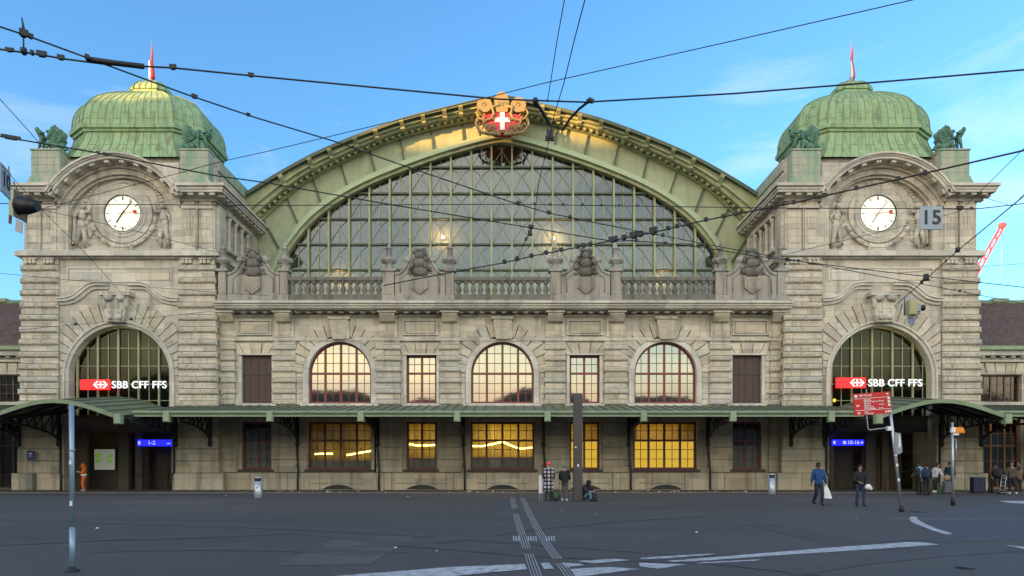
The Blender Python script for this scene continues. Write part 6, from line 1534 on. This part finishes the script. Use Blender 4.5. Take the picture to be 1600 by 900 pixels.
wire([(600, 446), (712, 424), (780, 412), (842, 398), (951, 377), (1021, 363), (1103, 344), (1240, 317), (1288, 306), (1404, 280), (1600, 235), (1700, 212)], .016, 'heavy cable with many clamps rising from the balustrade across the right tower clock', [(p, 6, 5) for p in (788, 808, 830, 853, 877, 902, 912, 922, 1003, 1023, 1044, 1058, 1072, 1103, 1130, 1150, 1240, 1288, 1338, 1404, 1445)]+[(958, 14, 7), (975, 8, 6), (990, 12, 8), (1021, 12, 9), (1000, 8, 7)])
wire([(951, 377), (986, 376), (1040, 380), (1100, 387), (1180, 400), (1367, 423), (1600, 449), (1700, 460)], .012, 'dark cable from the clamps before the hall window falling to the right edge', [(994, 5, 4), (1040, 5, 3), (1230, 6, 4)])
wire([(986, 359), (1040, 369), (1100, 381), (1227, 404), (1441, 444), (1525, 460), (1640, 482)], .010, 'thin cable from the hall window clamps across the right tower towards the brown roof', [(1036, 5, 4), (1248, 6, 3), (1500, 4, 3)])
wire([(-60, 318), (0, 318), (420, 321), (800, 319), (1200, 325), (1436, 326), (1530, 326), (1600, 318), (1700, 304)], .009, 'level cable crossing both tower clocks, carrying the plate numbered 15', [(p, 4, 3) for p in (835, 860, 880, 910, 940, 968, 996, 1518)]+[(1500, 9, 5)])
wire([(66, 328), (200, 358), (332, 392), (420, 412)], .006, 'thin stay wire from the hanging lamp on the left past the left clock')
wire([(66, 328), (136, 398), (213, 484), (246, 520)], .006, 'thin stay wire from the hanging lamp on the left down to the left arch')
wire([(-20, 235), (12, 268), (30, 290), (66, 326), (150, 304), (240, 281), (332, 256), (352, 251), (420, 236), (620, 188), (850, 130), (1140, 65), (1425, 0), (1500, -17)], .006, 'long thin wire climbing from the hanging lamp to the upper right sky')
wire([(-20, 135), (0, 155), (30, 188), (48, 208), (66, 230)], .006, 'short thin wire at the left edge behind the outer bronze figure')
wire([(884, -12), (871, 60), (860, 130), (855, 160)], .006, 'left one of two thin wires dropping from the top edge to the crest')
wire([(917, -12), (898, 60), (881, 130), (866, 180), (859, 215), (842, 285), (838, 317), (830, 363), (819, 379), (807, 408), (790, 445)], .007, 'thin wire dropping from the top edge and on down across the hall window', [(859, 6, 14), (828, 5, 7), (822, 5, 4), (808, 5, 6)])
wire([(834, 157), (846, 172), (858, 194)], .028, 'short dark contact arm just right of the crest', [(837, 8, 8)])
wire([(922, 157), (905, 170), (890, 186), (878, 204)], .02, 'curved dark contact arm right of the crest, bending down to the green arch', [(920, 10, 5)])
wire([(1700, 228), (1600, 306), (1496, 392), (1448, 435), (1413, 465), (1399, 477)], .012, 'dark cable slanting from the right edge down to the hanging signal lamp', [(1496, 7, 6), (1447, 6, 9), (1440, 5, 4)])
wire([(1700, 400), (1600, 412), (1470, 421), (1400, 427)], .006, 'thin wire at the right edge above the brown roof of the right wing')
wire([(1640, 262), (1582, 322), (1524, 305), (1480, 300)], .005, 'thin looped wire right of the number 15 plate')
wire([(1700, 120), (1600, 232), (1500, 330), (1436, 348), (1216, 400)], .006, 'thin wire from the right edge past the number 15 plate to the tower ledge')
wire([(-60, 520), (33, 515), (240, 496), (325, 487), (400, 492)], .008, 'thin wire crossing the left tower above its arch', [(118, 4, 3), (205, 4, 3)])
wire([(-60, 415), (0, 427), (200, 446), (340, 457), (420, 462)], .006, 'thin wire crossing the left tower tablet')
# vertical hanger joining the two upper left cables
t = thing('wire_hanger', wp(38, 80), 'vertical spike shaped hanger joining two cables at the upper left', 'wire hanger')
a = Vector(wp(37, 80)); k = a.y/F; m = MB(); m.tube([a, a+Vector((-.5*k, 0, 30*k))], 1.3*k, 6); m.tube([a+Vector((1*k, 0, 28*k)), a+Vector((-3*k, 0, 53*k))], [3*k, .8*k], 6); m.build('rod', M['iron'], t)
m = MB(); m.ball(a+Vector((0, 0, 1*k)), (4.5*k, 4*k, 5*k), 8, 6); m.ball(a+Vector((0, 0, 28*k)), (5*k, 4*k, 5.5*k), 8, 6); m.build('insulator', M['iron'], t)
# plate 15
d = wp(1453, 326)[1]; x = PX(1453, d); z0, z1 = PZ(359.5, d), PZ(323.5, d); w = 17.5*d/F
t = thing('track_number_sign', (x, d, z0), 'square grey plate with the black number 15 hanging from the level cable', 'number sign')
MB().block(x-w, x+w, z0, z1, d-.05, d-.03, .004).build('plate', painted('grey blue sign plate', (.33, .38, .44), .5, .1), t)
text('15', x, d-.055, (z0+z1)/2-.005, .42, 'lettering', M['black'], t, .006, ext=.004)
m = MB(); m.box(x-w*.6-.01, x-w*.6+.01, d-.03, d, z1-.05, z1+.03); m.box(x+w*.6-.01, x+w*.6+.01, d-.03, d, z1-.05, z1+.03); m.build('hook', M['iron'], t)
# plate 10, tilted, at the left edge
d = 13.45; x = PX(8, d); t = thing('track_number_sign', (x, d, PZ(283, d)), 'tilted grey plate with the black number 10 at the left edge of the picture', 'number sign')
t.rotation_euler = (0, 0, R(108))
o = MB(); o.v = []; o.block(-.26, .26, -.26, .26, -.012, .012, .003)
me = bpy.data.meshes.new('plate'); me.from_pydata(o.v, [], o.f); link('plate', me, painted('grey blue sign plate', (.33, .38, .44), .5, .1), t)
tx = text('10', 0, 0, 0, .40, 'lettering', M['black'], None, .006, ext=.004); tx.parent = t; tx.location = (.02, -.018, 0)
o = MB(); o.tube([(.2, 0, .26), (.2, 0, .36)], .01, 6); me = bpy.data.meshes.new('hook'); me.from_pydata([tuple(v) for v in o.v], [], o.f); link('hook', me, M['iron'], t)
# hanging lamp/signal on the left
d = wp(50, 322)[1]-.6; k = d/F; x = PX(40, d); z = PZ(322, d)
t = thing('hanging_signal', (x, d, z), 'black signal lamp with long visor hanging on wires at the left edge', 'signal lamp')
q2 = lambda px, py: (PX(px, d), PZ(py, d))
m = MB(); m.prism([q2(20, 304), q2(31, 301), q2(31, 343), q2(20, 338)], d-.12, d+.12); m.build('housing', M['greenl'], t)
m = MB(); m.prism([q2(29, 299), q2(50, 314), q2(47, 352), q2(28, 340)], d-.14, d-.10)
A = Vector((q2(36, 325)[0], d-.1, q2(36, 325)[1])); B = Vector((q2(66, 326)[0], d-.14, q2(66, 326)[1])); m.tube([A, A.lerp(B, .5), B], [15*k, 12*k, 8*k], 14); m.build('visor', M['black'], t)
m = MB(); m.prism([q2(31, 345), q2(41, 350), q2(40, 368), q2(30, 364)], d-.12, d-.1); m.build('small_plate', M['grey'], t)
m = MB(); m.prism([q2(16, 308), q2(19, 309), q2(17, 350), q2(14, 349)], d-.02, d+.02); m.build('red_rod', painted('dull red rod', (.2, .03, .03), .5), t)
m = MB(); m.tube([(x-.1, d, z+.2), (x-.25, d, z+.5)], .01, 6); m.build('hook', M['iron'], t)
# hanging signal on the right
d = wp(1413, 466)[1]; k = d/F; x = PX(1424, d); z = PZ(485, d)
t = thing('hanging_signal', (x, d, z), 'grey and yellow signal lamp hanging before the right tower arch', 'signal lamp')
m = MB(); m.prism([q2(1413, 462), q2(1432, 468), q2(1434, 495), q2(1428, 494), q2(1414, 492)], d-.02, d+.02); m.build('back_plate', M['grey'], t)
m = MB(); m.block(PX(1416, d), PX(1428, d), PZ(494, d), PZ(471, d), d-.22, d-.02, .03); m.build('lamp_box', painted('dull yellow lamp box', (.42, .40, .19), .5), t)
m = MB(); m.box(PX(1428, d), PX(1434, d), d-.18, d-.02, PZ(488, d), PZ(476, d)); m.build('coupling', M['grey'], t)
m = MB(); m.tube([(PX(1434, d), d-.1, PZ(482, d)), (PX(1441, d), d-.1, PZ(482, d))], [3.5*k, 5*k], 10); m.build('visor', M['black'], t)
m = MB(); m.prism([q2(1418, 495), q2(1428, 496), q2(1428, 508), q2(1417, 505)], d-.05, d-.03); m.build('lower_plate', painted('blue grey plate', (.16, .22, .30), .5), t)
m = MB(); m.tube([(PX(1413, d), d, PZ(465, d)), (PX(1413, d), d, PZ(494, d))], .015, 6); m.build('hook', M['iron'], t)

# ================================================================== tower crane far behind
d = 150; t = thing('tower_crane', (PX(1519, d), d, 0), 'red lattice jib of a construction crane far behind the right tower', 'crane')
rc = painted('crane red paint', (.75, .09, .11), .5)
A = Vector((PX(1498, d), d, PZ(470, d))); B = Vector((PX(1566, d), d, PZ(352, d))); u = (B-A).normalized(); v = Vector((-u.z, 0, u.x)); w = .62; m = MB(); n = 15
for e, yy in ((-w, -.5), (w, -.5), (0, .6)): m.bar(A+v*e+Vector((0, yy, 0)), B+v*e*.5+Vector((0, yy, 0)), .24)
for i in range(n):
    a, b = A.lerp(B, i/n), A.lerp(B, (i+1)/n); s_ = 1 if i % 2 else -1
    f0, f1 = w*(1-.5*i/n), w*(1-.5*(i+1)/n); m.bar(a+v*f0*s_+Vector((0, -.5, 0)), b-v*f1*s_+Vector((0, -.5, 0)), .14); m.bar(a+v*f0*s_+Vector((0, -.5, 0)), b+Vector((0, .6, 0)), .12)
m.build('jib', rc, t); m = MB(); m.ball(B, (.9, .7, .6), 8, 6); m.build('jib_head', rc, t)
m = MB(); m.tube([B, (B.x-.3, d, PZ(455, d))], .05, 5); m.build('hoist_rope', M['grey'], t)
m = MB()
for ex in (-.8, .8):
    for ey in (-.8, .8): m.bar((A.x+ex, d+ey, 0), (A.x+ex, d+ey, A.z), .22)
for i in range(18): zz = A.z*i/18; s_ = 1 if i % 2 else -1; m.bar((A.x-.8*s_, d-.8, zz), (A.x+.8*s_, d-.8, zz+A.z/18), .12)
m.build('mast', rc, t)

# ================================================================== the other sides of the square (reflected in the windows, and shading it from the low sun)
wallc = [painted('render %d' % i, c, .85, .15) for i, c in enumerate([(.45, .40, .32), (.38, .36, .33), (.50, .44, .36), (.33, .30, .27)])]
def block_(x0, x1, y0, y1, h, face, label, i):
    t = thing('town_house', ((x0+x1)/2, (y0+y1)/2, 0), label, 'town house', 'town houses round the square')
    m = MB(); m.box(x0, x1, y0, y1, 0, h); m.build('wall', wallc[i % 4], t)
    r_ = MB(); rh = 1.4 if face == 'x' else 3
    ins = min(x1-x0, y1-y0)*.3
    r_.add([(x0-.4, y0-.4, h), (x1+.4, y0-.4, h), (x1+.4, y1+.4, h), (x0-.4, y1+.4, h), (x0+ins, y0+ins, h+rh), (x1-ins, y0+ins, h+rh), (x1-ins, y1-ins, h+rh), (x0+ins, y1-ins, h+rh)], [(0, 1, 5, 4), (1, 2, 6, 5), (2, 3, 7, 6), (3, 0, 4, 7), (4, 5, 6, 7), (0, 3, 2, 1)]); r_.build('roof', M['roof'], t)
    a, b = (x0, x1) if face == 'y' else (y0, y1); n = max(2, int((b-a)/4.2)); fl = max(2, int(h/3.4)); first = None
    for k in range(n):
        for l_ in range(fl):
            if n*fl > 99 and (k*fl+l_) > 98: continue
            c = a+(b-a)*(k+.5)/n; z = 1.0+l_*(h-1)/fl
            loc = Vector((c, y1+.02, z)) if face == 'y' else Vector((x1+.02, c, z))
            if first is None:
                mb = MB(); mb.box(-.55, .55, -.05, .05, 0, 1.7) if face == 'y' else mb.box(-.05, .05, -.55, .55, 0, 1.7)
                first = mb.build('window', M['shutter']); o = first
            else: o = first.copy(); S.collection.objects.link(o)
            o.parent = t; o.location = loc-t.location
LEFT = [(22, 46, 29.5), (3, 21.98, 31.1), (-4, 2.98, 32.8), (-12, -4.02, 34.3), (-22, -12.02, 36.2), (-58, -22.02, 43)]  # unseen row, heights stepped to shape the low sun's shadow on the station
names = ['nearest the station', 'second nearest', 'third nearest', 'fourth nearest', 'fifth nearest', 'farthest']
for i, (a, b, h) in enumerate(LEFT): block_(-106, -97, a, b, h, 'x', 'unseen rendered town house added on the left to shade the station, '+names[i], i)
BACK = [(-95, -70, 19), (-69, -45, 22), (-44, -24, 17), (-23, -4, 15), (-3, 14, 17.5), (15, 38, 15.5), (39, 66, 20), (67, 95, 18)]
for i, (a, b, h) in enumerate(BACK): block_(a, b, -52, -34, h*.78, 'y', 'rendered town house facing the station across the square, number %s from the left' % ['one', 'two', 'three', 'four', 'five', 'six', 'seven', 'eight'][i], i+1)
